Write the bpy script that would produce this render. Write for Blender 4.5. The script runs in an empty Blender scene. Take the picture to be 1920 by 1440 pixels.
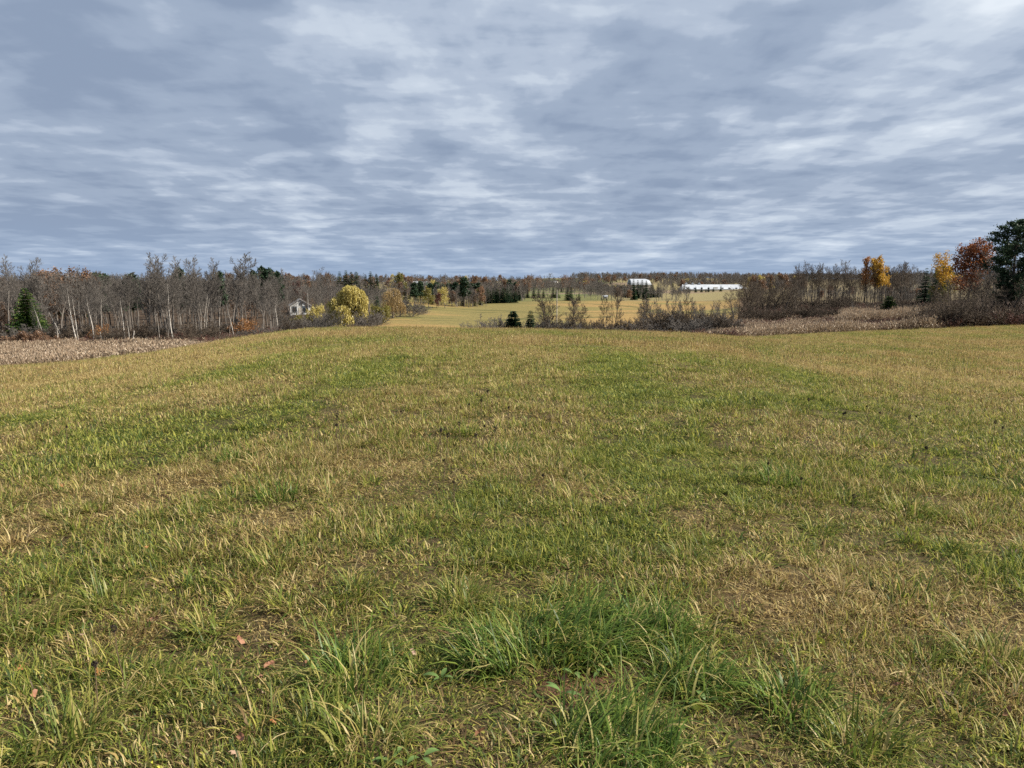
import bpy, math, random
import numpy as np
from mathutils import Vector

R = math.radians
# ------------------------------------------------------------------ camera, sky, sun, exposure
scene = bpy.context.scene
C = scene.collection
EYE = 1.6
PITCH = R(8.13)
FPX = 1331.0                                   # focal length in photograph pixels (1920 wide)
cam_d = bpy.data.cameras.new('camera')
cam_d.sensor_width = 36.0
cam_d.lens = 36.0 * FPX / 1920.0
cam_d.clip_start = 0.05
cam_d.clip_end = 20000.0
cam = bpy.data.objects.new('camera', cam_d)
C.objects.link(cam)
cam.location = (0, 0, EYE)
cam.rotation_euler = (R(90) - PITCH, 0, 0)
scene.camera = cam

SUN_AZ = R(100)      # to the right of the view direction (+Y), clockwise seen from above
SUN_EL = R(38)
SKY_AT = (7.3, 2.2, 0)
world = bpy.data.worlds.new('World')
scene.world = world
world.use_nodes = True


def build_world():
    nt = world.node_tree
    N, L = nt.nodes, nt.links
    N.clear()
    out = N.new('ShaderNodeOutputWorld')
    bg = N.new('ShaderNodeBackground')
    bg.inputs['Strength'].default_value = 0.0575
    L.new(bg.outputs[0], out.inputs[0])
    sky = N.new('ShaderNodeTexSky')
    sky.sky_type = 'NISHITA'
    sky.sun_disc = False
    sky.sun_elevation = SUN_EL
    sky.sun_rotation = SUN_AZ
    sky.air_density = 1.0
    sky.dust_density = 1.0

    def math_(op, a, b=None, c=None, clamp=False):
        n = N.new('ShaderNodeMath')
        n.operation = op
        n.use_clamp = clamp
        for i, v in enumerate((a, b, c)):
            if v is None:
                continue
            if isinstance(v, (int, float)):
                n.inputs[i].default_value = v
            else:
                L.new(v, n.inputs[i])
        return n.outputs[0]

    def noise(vec, scale, detail, rough, dist=0.0):
        n = N.new('ShaderNodeTexNoise')
        n.inputs['Scale'].default_value = scale
        n.inputs['Detail'].default_value = detail
        n.inputs['Roughness'].default_value = rough
        n.inputs['Distortion'].default_value = dist
        L.new(vec, n.inputs['Vector'])
        return n.outputs['Fac']

    def ramp(fac, stops, interp='EASE'):
        n = N.new('ShaderNodeValToRGB')
        n.color_ramp.interpolation = interp
        e = n.color_ramp.elements
        while len(e) > 1:
            e.remove(e[0])
        e[0].position, e[0].color = stops[0][0], (*stops[0][1], 1)
        for p, c in stops[1:]:
            q = e.new(p)
            q.color = (*c, 1)
        L.new(fac, n.inputs[0])
        return n.outputs[0]

    tc = N.new('ShaderNodeTexCoord')
    sep = N.new('ShaderNodeSeparateXYZ')
    L.new(tc.outputs['Generated'], sep.inputs[0])
    zz = math_('ADD', math_('MAXIMUM', sep.outputs[2], 0.0), 0.085)
    u = math_('DIVIDE', sep.outputs[0], zz)
    v = math_('DIVIDE', sep.outputs[1], zz)
    comb = N.new('ShaderNodeCombineXYZ')
    L.new(u, comb.inputs[0])
    L.new(v, comb.inputs[1])
    mp = N.new('ShaderNodeMapping')
    mp.inputs['Rotation'].default_value = (0, 0, R(8))
    mp.inputs['Scale'].default_value = (1.0, 0.62, 1)
    mp.inputs['Location'].default_value = SKY_AT
    L.new(comb.outputs[0], mp.inputs[0])
    vec = mp.outputs[0]
    big = noise(vec, 0.7, 2.0, 0.5, 0.2)
    mid = noise(vec, 2.1, 5.0, 0.5, 0.2)
    fine = noise(vec, 5.5, 5.0, 0.55, 0.3)
    mp2 = N.new('ShaderNodeMapping')
    mp2.inputs['Rotation'].default_value = (0, 0, R(-9))
    mp2.inputs['Scale'].default_value = (0.8, 1.35, 1)
    L.new(comb.outputs[0], mp2.inputs[0])
    rip = noise(mp2.outputs[0], 3.0, 4.0, 0.5, 0.3)
    s = math_('MULTIPLY_ADD', big, 0.38, math_('MULTIPLY_ADD', mid, 0.43, math_('MULTIPLY_ADD', rip, 0.25, math_('MULTIPLY', fine, 0.15))))
    # the sheet is thinner and brighter towards the sun
    dot = N.new('ShaderNodeVectorMath')
    dot.operation = 'DOT_PRODUCT'
    L.new(tc.outputs['Generated'], dot.inputs[0])
    dot.inputs[1].default_value = (math.sin(SUN_AZ) * math.cos(SUN_EL), math.cos(SUN_AZ) * math.cos(SUN_EL), math.sin(SUN_EL))
    s = math_('MULTIPLY_ADD', dot.outputs['Value'], 0.075, math_('SUBTRACT', s, 0.04))
    cloud = ramp(s, [(0.44, (2.6, 3.3, 4.55)), (0.54, (3.35, 4.1, 5.35)), (0.595, (4.35, 5.1, 6.3)),
                     (0.645, (5.45, 6.2, 7.25)), (0.75, (7.6, 8.25, 9.0))])
    gap = ramp(s, [(0.74, (0, 0, 0)), (0.86, (0.45, 0.45, 0.45))])
    mix = N.new('ShaderNodeMixRGB')
    L.new(gap, mix.inputs[0])
    L.new(cloud, mix.inputs[1])
    L.new(sky.outputs[0], mix.inputs[2])
    # the sheet thins out low over the horizon into even pale blue
    low = math_('SUBTRACT', 1.0, math_('MULTIPLY', sep.outputs[2], 9.0), clamp=True)
    low = math_('MULTIPLY', math_('POWER', low, 1.6), 0.62)
    mix2 = N.new('ShaderNodeMixRGB')
    L.new(low, mix2.inputs[0])
    L.new(mix.outputs[0], mix2.inputs[1])
    mix2.inputs[2].default_value = (3.1, 4.25, 6.1, 1)
    L.new(mix2.outputs[0], bg.inputs[0])


build_world()
sun_d = bpy.data.lights.new('sun', 'SUN')
sun_d.energy = 5.0
sun_d.angle = R(0.7)
sun_d.color = (1.0, 0.93, 0.82)
sun = bpy.data.objects.new('sun', sun_d)
C.objects.link(sun)
_d = Vector((math.sin(SUN_AZ) * math.cos(SUN_EL), math.cos(SUN_AZ) * math.cos(SUN_EL), math.sin(SUN_EL)))
sun.rotation_euler = (-_d).to_track_quat('-Z', 'Y').to_euler()
sun.location = (60, 10, 60)

scene.view_settings.view_transform = 'Standard'
scene.view_settings.look = 'None'
scene.view_settings.exposure = 0.88
scene.view_settings.gamma = 1.0
scene.view_settings.use_curve_mapping = False
scene.cycles.max_bounces = 3
scene.cycles.diffuse_bounces = 2
scene.cycles.transmission_bounces = 2
scene.cycles.transparent_max_bounces = 4
scene.cycles.use_denoising = False
scene.cycles.sample_clamp_indirect = 3.0
scene.cycles.sample_clamp_direct = 6.0
scene.cycles.filter_width = 1.5

rng = np.random.default_rng(7)
random.seed(7)


# ------------------------------------------------------------------ numeric helpers
def hash2(i, j, s):
    h = (i.astype(np.int64) * 374761393 + j.astype(np.int64) * 668265263 + s * 2147483647) & 0xffffffff
    h = ((h ^ (h >> 13)) * 1274126177) & 0xffffffff
    h = h ^ (h >> 16)
    return (h & 0xffff) / 65535.0


def vnoise(x, y, s=0):
    x, y = np.asarray(x, float), np.asarray(y, float)
    i, j = np.floor(x), np.floor(y)
    fx, fy = x - i, y - j
    fx, fy = fx * fx * (3 - 2 * fx), fy * fy * (3 - 2 * fy)
    a, b = hash2(i, j, s), hash2(i + 1, j, s)
    c, d = hash2(i, j + 1, s), hash2(i + 1, j + 1, s)
    return (a + (b - a) * fx) * (1 - fy) + (c + (d - c) * fx) * fy


def fbm(x, y, s=0, o=3):
    t, a, n = 0.0, 0.5, 0.0
    for k in range(o):
        t = t + a * vnoise(x * 2 ** k + 17.3 * k, y * 2 ** k - 9.1 * k, s + k)
        n += a
        a *= 0.5
    return t / n


def sstep(a, b, x):
    t = np.clip((np.asarray(x, float) - a) / (b - a), 0, 1)
    return t * t * (3 - 2 * t)


def pchip(xs, ys, x):
    xs, ys = np.asarray(xs, float), np.asarray(ys, float)
    h = np.diff(xs)
    dl = np.diff(ys) / h
    m = np.zeros_like(ys)
    m[0], m[-1] = dl[0], dl[-1]
    for k in range(1, len(xs) - 1):
        if dl[k - 1] * dl[k] > 0:
            m[k] = 2 * dl[k - 1] * dl[k] / (dl[k - 1] + dl[k])
    i = np.clip(np.searchsorted(xs, x) - 1, 0, len(xs) - 2)
    t = (x - xs[i]) / h[i]
    return ((1 + 2 * t) * (1 - t) ** 2 * ys[i] + t * (1 - t) ** 2 * h[i] * m[i]
            + t * t * (3 - 2 * t) * ys[i + 1] + t * t * (t - 1) * h[i] * m[i + 1])


# ------------------------------------------------------------------ the lie of the land (heights in metres, camera stands at 0,0)
# bearing (photograph column at the horizon) : list of (distance ahead, height)
FAR_MID = [(400, -6.6), (500, -6.4), (620, -5.5), (800, -1.8), (1000, 4.5), (1300, 10.0), (2500, 12.0)]
PROFILES = {
    -500: [(0, 0), (10, -.6), (20, -1.4), (30, -2.4), (45, -4.0), (60, -5.7), (70, -7.0), (85, -8.9), (105, -9.5), (130, -9.6),
           (200, -9.0), (350, -7), (450, -6), (600, -4), (900, 0), (1300, 5), (2500, 6)],
    0: [(0, 0), (10, -.55), (20, -1.35), (30, -2.3), (45, -4.0), (60, -5.6), (66, -6.3), (78, -8.2), (90, -9.2), (105, -9.5), (130, -9.6),
        (200, -9.0), (350, -7), (450, -6), (600, -4), (900, 0), (1300, 5), (2500, 6)],
    250: [(0, 0), (10, -.42), (20, -1.0), (30, -1.8), (45, -3.2), (60, -4.65), (68, -5.45), (80, -7.6), (92, -9.0), (105, -9.4), (130, -9.5),
          (200, -9.0), (350, -7), (450, -6), (600, -4), (900, 0), (1300, 5), (2500, 6)],
    450: [(0, 0), (10, -.28), (20, -.7), (30, -1.2), (45, -2.15), (60, -3.3), (72, -4.2), (85, -6.2), (105, -7.9), (130, -8.9), (165, -8.8),
          (250, -7.5), (350, -6), (450, -4.5), (600, -2.5), (900, 1), (1300, 5), (2500, 6)],
    600: [(0, 0), (10, -.24), (20, -.55), (30, -.9), (45, -1.6), (60, -2.4), (74, -3.3), (90, -5.3), (110, -7.2), (135, -8.4), (165, -8.6),
          (220, -6.9), (300, -4.6), (400, -3.5), (600, -1.0), (900, 2), (1300, 5), (2500, 6)],
    750: [(0, 0), (10, -.24), (20, -.53), (30, -.88), (45, -1.53), (60, -2.31), (75, -3.2), (90, -4.9), (110, -6.6), (135, -7.6), (160, -8.0),
          (200, -8.2), (240, -7.7), (300, -6.2), (400, -4.8), (600, -2), (900, 1), (1300, 3), (2500, 4)],
    900: [(0, 0), (10, -.25), (20, -.56), (30, -.93), (45, -1.6), (60, -2.42), (73, -3.25), (90, -5.6), (110, -7.5), (135, -8.1), (165, -8.3),
          (200, -8.6), (240, -8.6), (290, -8.3), (330, -8.2), (370, -7.2), (450, -5.4), (600, -3), (900, 0), (1300, 4), (2500, 5)],
    1050: [(0, 0), (10, -.25), (20, -.57), (30, -.95), (45, -1.65), (60, -2.5), (71, -3.24), (88, -5.8), (105, -7.8), (135, -8.4), (165, -8.5),
           (210, -8.6), (260, -8.1), (320, -7.2)] + FAR_MID,
    1300: [(0, 0), (10, -.27), (20, -.65), (30, -1.1), (45, -1.9), (60, -2.85), (74, -3.85), (90, -6.2), (105, -7.6), (135, -8.2), (165, -8.4),
           (210, -8.6), (260, -8.1), (320, -7.6)] + FAR_MID,
    1450: [(0, 0), (10, -.3), (20, -.9), (30, -1.5), (45, -2.36), (60, -3.32), (75, -4.25), (100, -6.06), (107, -6.9), (130, -7.4), (180, -7.7),
           (205, -7.5), (235, -6.6), (300, -5.0), (400, -4.0), (600, -2.0), (900, 2.5), (1300, 8), (2500, 10)],
    1650: [(0, 0), (10, -.42), (20, -1.05), (30, -1.6), (45, -2.4), (60, -3.2), (75, -4.0), (105, -5.6), (112, -6.3), (130, -6.6), (170, -7.0),
           (205, -6.8), (235, -6.2), (300, -5.0), (400, -3.5), (600, -1), (900, 3), (1300, 8), (2500, 10)],
    1900: [(0, 0), (10, -.55), (20, -1.3), (30, -2.0), (45, -2.95), (60, -3.72), (80, -4.3), (105, -4.87), (130, -4.9), (180, -4.4), (250, -3.4),
           (400, -1), (600, 2), (900, 4), (1300, 8), (2500, 10)],
    2500: [(0, 0), (10, -.55), (20, -1.3), (30, -2.0), (45, -2.9), (60, -3.5), (80, -3.9), (105, -4.3), (130, -4.3), (180, -4.0), (250, -3.0),
           (400, -1), (600, 2), (900, 4), (1300, 8), (2500, 10)],
}
_cols = sorted(PROFILES)
_cu = np.array([(p - 960) / FPX for p in _cols])
_lt = np.linspace(0, math.log(2501.0), 700)
_dt = np.exp(_lt) - 1.0
_prof = np.array([pchip(*zip(*PROFILES[p]), _dt) for p in _cols])
_ut = np.linspace(_cu[0], _cu[-1], 500)
_tab = np.array([pchip(_cu, _prof[:, k], _ut) for k in range(len(_lt))]).T      # [u, logD]
_k = np.array([1, 4, 6, 4, 1.0]) / 16
for _ in range(6):
    _p = np.pad(_tab, ((2, 2), (0, 0)), mode='edge')
    _tab = sum(_k[i] * _p[i:i + _tab.shape[0]] for i in range(5))
THMAX = R(47)


def polar(x, y):
    x, y = np.asarray(x, float), np.asarray(y, float)
    r = np.hypot(x, y)
    th = np.clip(np.arctan2(x, y), -THMAX, THMAX)
    return np.tan(th), r * np.cos(th)


def ground_z(x, y, rough=True):
    u, D = polar(x, y)
    fi = np.clip((u - _ut[0]) / (_ut[1] - _ut[0]), 0, len(_ut) - 1.001)
    fj = np.clip(np.log(D + 1.0) / (_lt[1] - _lt[0]), 0, len(_lt) - 1.001)
    i, j = fi.astype(int), fj.astype(int)
    a, b = fi - i, fj - j
    z = ((_tab[i, j] * (1 - a) + _tab[i + 1, j] * a) * (1 - b) + (_tab[i, j + 1] * (1 - a) + _tab[i + 1, j + 1] * a) * b)
    if rough:
        x, y = np.asarray(x, float), np.asarray(y, float)
        z = z + (fbm(x * 1.3, y * 1.3, 3, 2) - .5) * .07 + (fbm(x / 6, y / 6, 11, 2) - .5) * .18 * sstep(4, 20, D)
    return z


def pix_dir(px, py):
    dx, dy = (px - 960) / FPX, (py - 720) / FPX
    cp, sp = math.cos(PITCH), math.sin(PITCH)
    return np.array([dx, cp - dy * sp, -sp - dy * cp])


def pix_ground(px, py, lift=0.0):
    """where the sight line through a photograph pixel meets the ground (raised by lift)"""
    d = pix_dir(px, py)
    t = np.exp(np.linspace(math.log(1.0), math.log(1500), 6000))
    P = d[None] * t[:, None]
    hit = np.nonzero(EYE + P[:, 2] < ground_z(P[:, 0], P[:, 1]) + lift)[0]
    k = hit[0] if len(hit) else len(t) - 1
    return P[k, 0], P[k, 1], float(ground_z(P[k, 0], P[k, 1]))


def at(px, D):
    """ground point at column px, D metres ahead"""
    x = (px - 960) / FPX * D * 1.0
    x *= 0.99                                    # column measured at the horizon line
    return x, D, float(ground_z(x, D))


def height_to(px, D, py):
    """how tall a thing standing at (px, D) must be to reach row py"""
    d = pix_dir(px, py)
    return EYE + d[2] / d[1] * D - at(px, D)[2]


def span(D, npx):
    return npx / FPX * D


# ------------------------------------------------------------------ mesh helpers
def mesh_np(name, V, F, mat=None, attrs=None, smooth=False):
    """F: (n,3) or (n,4) int array or list of such arrays"""
    V = np.asarray(V, np.float32)
    Fs = F if isinstance(F, list) else [F]
    Fs = [np.asarray(f, np.int32) for f in Fs if len(f)]
    me = bpy.data.meshes.new(name)
    me.vertices.add(len(V))
    me.vertices.foreach_set('co', V.ravel())
    loops = np.concatenate([f.ravel() for f in Fs])
    tot = np.concatenate([np.full(len(f), f.shape[1], np.int32) for f in Fs])
    st = np.concatenate([[0], np.cumsum(tot)[:-1]]).astype(np.int32)
    me.loops.add(len(loops))
    me.loops.foreach_set('vertex_index', loops)
    me.polygons.add(len(tot))
    me.polygons.foreach_set('loop_start', st)
    me.polygons.foreach_set('loop_total', tot)
    if smooth:
        me.polygons.foreach_set('use_smooth', np.ones(len(tot), bool))
    for k, a in (attrs or {}).items():
        a = np.asarray(a, np.float32)
        if a.ndim == 2:
            at_ = me.attributes.new(k, 'FLOAT_COLOR', 'POINT')
            at_.data.foreach_set('color', np.c_[a, np.ones(len(a), np.float32)].astype(np.float32).ravel())
        else:
            at_ = me.attributes.new(k, 'FLOAT', 'POINT')
            at_.data.foreach_set('value', a)
    if mat:
        me.materials.append(mat)
    me.update(calc_edges=True)
    me.validate()
    return me


def link(name, me, parent=None, loc=None, rz=0.0, sc=None):
    o = bpy.data.objects.new(name, me)
    C.objects.link(o)
    if parent:
        o.parent = parent
    if loc is not None:
        o.location = loc
    o.rotation_euler[2] = rz
    if sc is not None:
        o.scale = sc if isinstance(sc, (tuple, list)) else (sc, sc, sc)
    return o


def tag(o, label=None, cat=None, group=None, kind=None):
    for k, v in (('label', label), ('category', cat), ('group', group), ('kind', kind)):
        if v:
            o[k] = v
    return o


def tubes(S, sides=3):
    """S: (n,8) p0 xyz, p1 xyz, r0, r1 -> verts, quads"""
    S = np.asarray(S, float)
    p0, p1, r0, r1 = S[:, :3], S[:, 3:6], S[:, 6], S[:, 7]
    d = p1 - p0
    d /= np.linalg.norm(d, axis=1)[:, None] + 1e-9
    up = np.where(np.abs(d[:, 2:3]) > .9, np.array([[1., 0, 0]]), np.array([[0, 0, 1.]]))
    a = np.cross(d, up)
    a /= np.linalg.norm(a, axis=1)[:, None] + 1e-9
    b = np.cross(d, a)
    n = len(S)
    V = np.zeros((n, 2, sides, 3))
    for k in range(sides):
        t = 2 * math.pi * k / sides
        o = a * math.cos(t) + b * math.sin(t)
        V[:, 0, k] = p0 + o * r0[:, None]
        V[:, 1, k] = p1 + o * r1[:, None]
    base = np.arange(n)[:, None] * (2 * sides)
    F = []
    for k in range(sides):
        k2 = (k + 1) % sides
        F.append(np.c_[base + k, base + k2, base + sides + k2, base + sides + k])
    return V.reshape(-1, 3), np.concatenate(F)


def cards(P, size, r, flat=0.0, elong=1.0, down=False):
    """small leaf faces (rhombs) at points P"""
    n = len(P)
    a = r.normal(size=(n, 3))
    if flat:
        a[:, 2] *= (1 - flat)
    if down:
        a = np.c_[r.normal(0, .25, n), r.normal(0, .25, n), -np.ones(n)]
    a /= np.linalg.norm(a, axis=1)[:, None]
    c = r.normal(size=(n, 3))
    b = np.cross(a, c)
    b /= np.linalg.norm(b, axis=1)[:, None] + 1e-9
    s = (size * r.uniform(.65, 1.35, n))[:, None]
    V = np.stack([P - a * s * elong, P + b * s * .6, P + a * s * elong, P - b * s * .6], 1).reshape(-1, 3)
    F = np.arange(4 * n).reshape(n, 4)
    return V, F, np.repeat(r.uniform(0, 1, n), 4)


class Box:
    """collects boxes and prisms into one mesh"""
    def __init__(self):
        self.v, self.f = [], []

    def box(self, x0, x1, y0, y1, z0, z1):
        b = len(self.v)
        self.v += [(x, y, z) for z in (z0, z1) for x, y in ((x0, y0), (x1, y0), (x1, y1), (x0, y1))]
        self.f += [tuple(b + i for i in q) for q in
                   ((3, 2, 1, 0), (4, 5, 6, 7), (0, 1, 5, 4), (1, 2, 6, 5), (2, 3, 7, 6), (3, 0, 4, 7))]
        return self

    def prism(self, prof, y0, y1):
        """closed profile of (x,z), extruded along y"""
        b, n = len(self.v), len(prof)
        self.v += [(x, y0, z) for x, z in prof] + [(x, y1, z) for x, z in prof]
        self.f += [tuple(b + i for i in range(n)), tuple(b + n + i for i in reversed(range(n)))]
        self.f += [(b + (i + 1) % n, b + i, b + n + i, b + n + (i + 1) % n) for i in range(n)]
        return self

    def build(self, name, mat, parent=None, loc=None):
        me = bpy.data.meshes.new(name)
        me.from_pydata(self.v, [], self.f)
        me.materials.append(mat)
        return link(name, me, parent, loc)


# ------------------------------------------------------------------ materials
def new_mat(name):
    m = bpy.data.materials.new(name)
    m.use_nodes = True
    m.node_tree.nodes.clear()
    return m, m.node_tree.nodes, m.node_tree.links


def add_ramp(N, L, fac, stops):
    n = N.new('ShaderNodeValToRGB')
    e = n.color_ramp.elements
    while len(e) > 1:
        e.remove(e[0])
    e[0].position, e[0].color = stops[0][0], (*stops[0][1], 1)
    for p, c in stops[1:]:
        e.new(p).color = (*c, 1)
    L.new(fac, n.inputs[0])
    return n.outputs[0]


def leaf_mat(name, stops, trans=.3, gloss=.06, vary=.25):
    """foliage: colour from the leaf's own random number, shifted per plant"""
    m, N, L = new_mat(name)
    out = N.new('ShaderNodeOutputMaterial')
    a = N.new('ShaderNodeAttribute')
    a.attribute_name = 'rnd'
    oi = N.new('ShaderNodeObjectInfo')
    ma = N.new('ShaderNodeMath')
    ma.operation = 'MULTIPLY_ADD'
    ma.inputs[1].default_value = vary
    L.new(oi.outputs['Random'], ma.inputs[0])
    L.new(a.outputs['Fac'], ma.inputs[2])
    su = N.new('ShaderNodeMath')
    su.operation = 'SUBTRACT'
    su.inputs[1].default_value = vary / 2
    L.new(ma.outputs[0], su.inputs[0])
    col = add_ramp(N, L, su.outputs[0], stops)
    d = N.new('ShaderNodeBsdfDiffuse')
    t = N.new('ShaderNodeBsdfTranslucent')
    g = N.new('ShaderNodeBsdfGlossy')
    g.inputs['Roughness'].default_value = .45
    for s in (d, t):
        L.new(col, s.inputs[0])
    m1 = N.new('ShaderNodeMixShader')
    m1.inputs[0].default_value = trans
    L.new(d.outputs[0], m1.inputs[1])
    L.new(t.outputs[0], m1.inputs[2])
    m2 = N.new('ShaderNodeMixShader')
    m2.inputs[0].default_value = gloss
    L.new(m1.outputs[0], m2.inputs[1])
    L.new(g.outputs[0], m2.inputs[2])
    L.new(m2.outputs[0], out.inputs[0])
    return m


def rough_mat(name, c1, c2, scale=3.0, rough=.85, stretch=(1, 1, 1), vary=.0, bump=0.0):
    """bark, boards, roofing: two tones of noise in object space"""
    m, N, L = new_mat(name)
    out = N.new('ShaderNodeOutputMaterial')
    p = N.new('ShaderNodeBsdfPrincipled')
    p.inputs['Roughness'].default_value = rough
    p.inputs['Specular IOR Level'].default_value = .25
    tc = N.new('ShaderNodeTexCoord')
    mp = N.new('ShaderNodeMapping')
    mp.inputs['Scale'].default_value = stretch
    L.new(tc.outputs['Object'], mp.inputs[0])
    n = N.new('ShaderNodeTexNoise')
    n.inputs['Scale'].default_value = scale
    n.inputs['Detail'].default_value = 5
    L.new(mp.outputs[0], n.inputs['Vector'])
    fac = n.outputs['Fac']
    if vary:
        oi = N.new('ShaderNodeObjectInfo')
        ma = N.new('ShaderNodeMath')
        ma.operation = 'MULTIPLY_ADD'
        ma.inputs[1].default_value = vary
        L.new(oi.outputs['Random'], ma.inputs[0])
        L.new(fac, ma.inputs[2])
        fac = ma.outputs[0]
    col = add_ramp(N, L, fac, [(.32, c1), (.68 + vary * .7, c2)])
    L.new(col, p.inputs['Base Color'])
    if bump:
        b = N.new('ShaderNodeBump')
        b.inputs['Strength'].default_value = bump
        L.new(n.outputs['Fac'], b.inputs['Height'])
        L.new(b.outputs[0], p.inputs['Normal'])
    L.new(p.outputs[0], out.inputs[0])
    return m


def grass_mat(name, green, dry, trans=.46, gloss=.02):
    """each blade is green or dry by its own number against the spot's dryness"""
    m, N, L = new_mat(name)
    out = N.new('ShaderNodeOutputMaterial')

    def attr(nm, typ='GEOMETRY'):
        a = N.new('ShaderNodeAttribute')
        a.attribute_name = nm
        a.attribute_type = typ
        return a.outputs['Fac']
    rnd, rnd2 = attr('rnd'), attr('rnd2')
    spot = attr('dry', 'INSTANCER')
    cg = add_ramp(N, L, rnd, green)
    cd = add_ramp(N, L, rnd, dry)
    s = N.new('ShaderNodeMath')
    s.operation = 'SUBTRACT'
    L.new(spot, s.inputs[0])
    L.new(rnd2, s.inputs[1])
    k = N.new('ShaderNodeMath')
    k.operation = 'MULTIPLY_ADD'
    k.use_clamp = True
    k.inputs[1].default_value = 4.0
    k.inputs[2].default_value = .5
    L.new(s.outputs[0], k.inputs[0])
    mx = N.new('ShaderNodeMixRGB')
    L.new(k.outputs[0], mx.inputs[0])
    L.new(cg, mx.inputs[1])
    L.new(cd, mx.inputs[2])
    d = N.new('ShaderNodeBsdfDiffuse')
    t = N.new('ShaderNodeBsdfTranslucent')
    g = N.new('ShaderNodeBsdfGlossy')
    g.inputs['Roughness'].default_value = .55
    L.new(mx.outputs[0], d.inputs[0])
    L.new(mx.outputs[0], t.inputs[0])
    m1 = N.new('ShaderNodeMixShader')
    m1.inputs[0].default_value = trans
    L.new(d.outputs[0], m1.inputs[1])
    L.new(t.outputs[0], m1.inputs[2])
    m2 = N.new('ShaderNodeMixShader')
    m2.inputs[0].default_value = gloss
    L.new(m1.outputs[0], m2.inputs[1])
    L.new(g.outputs[0], m2.inputs[2])
    L.new(m2.outputs[0], out.inputs[0])
    return m


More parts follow.
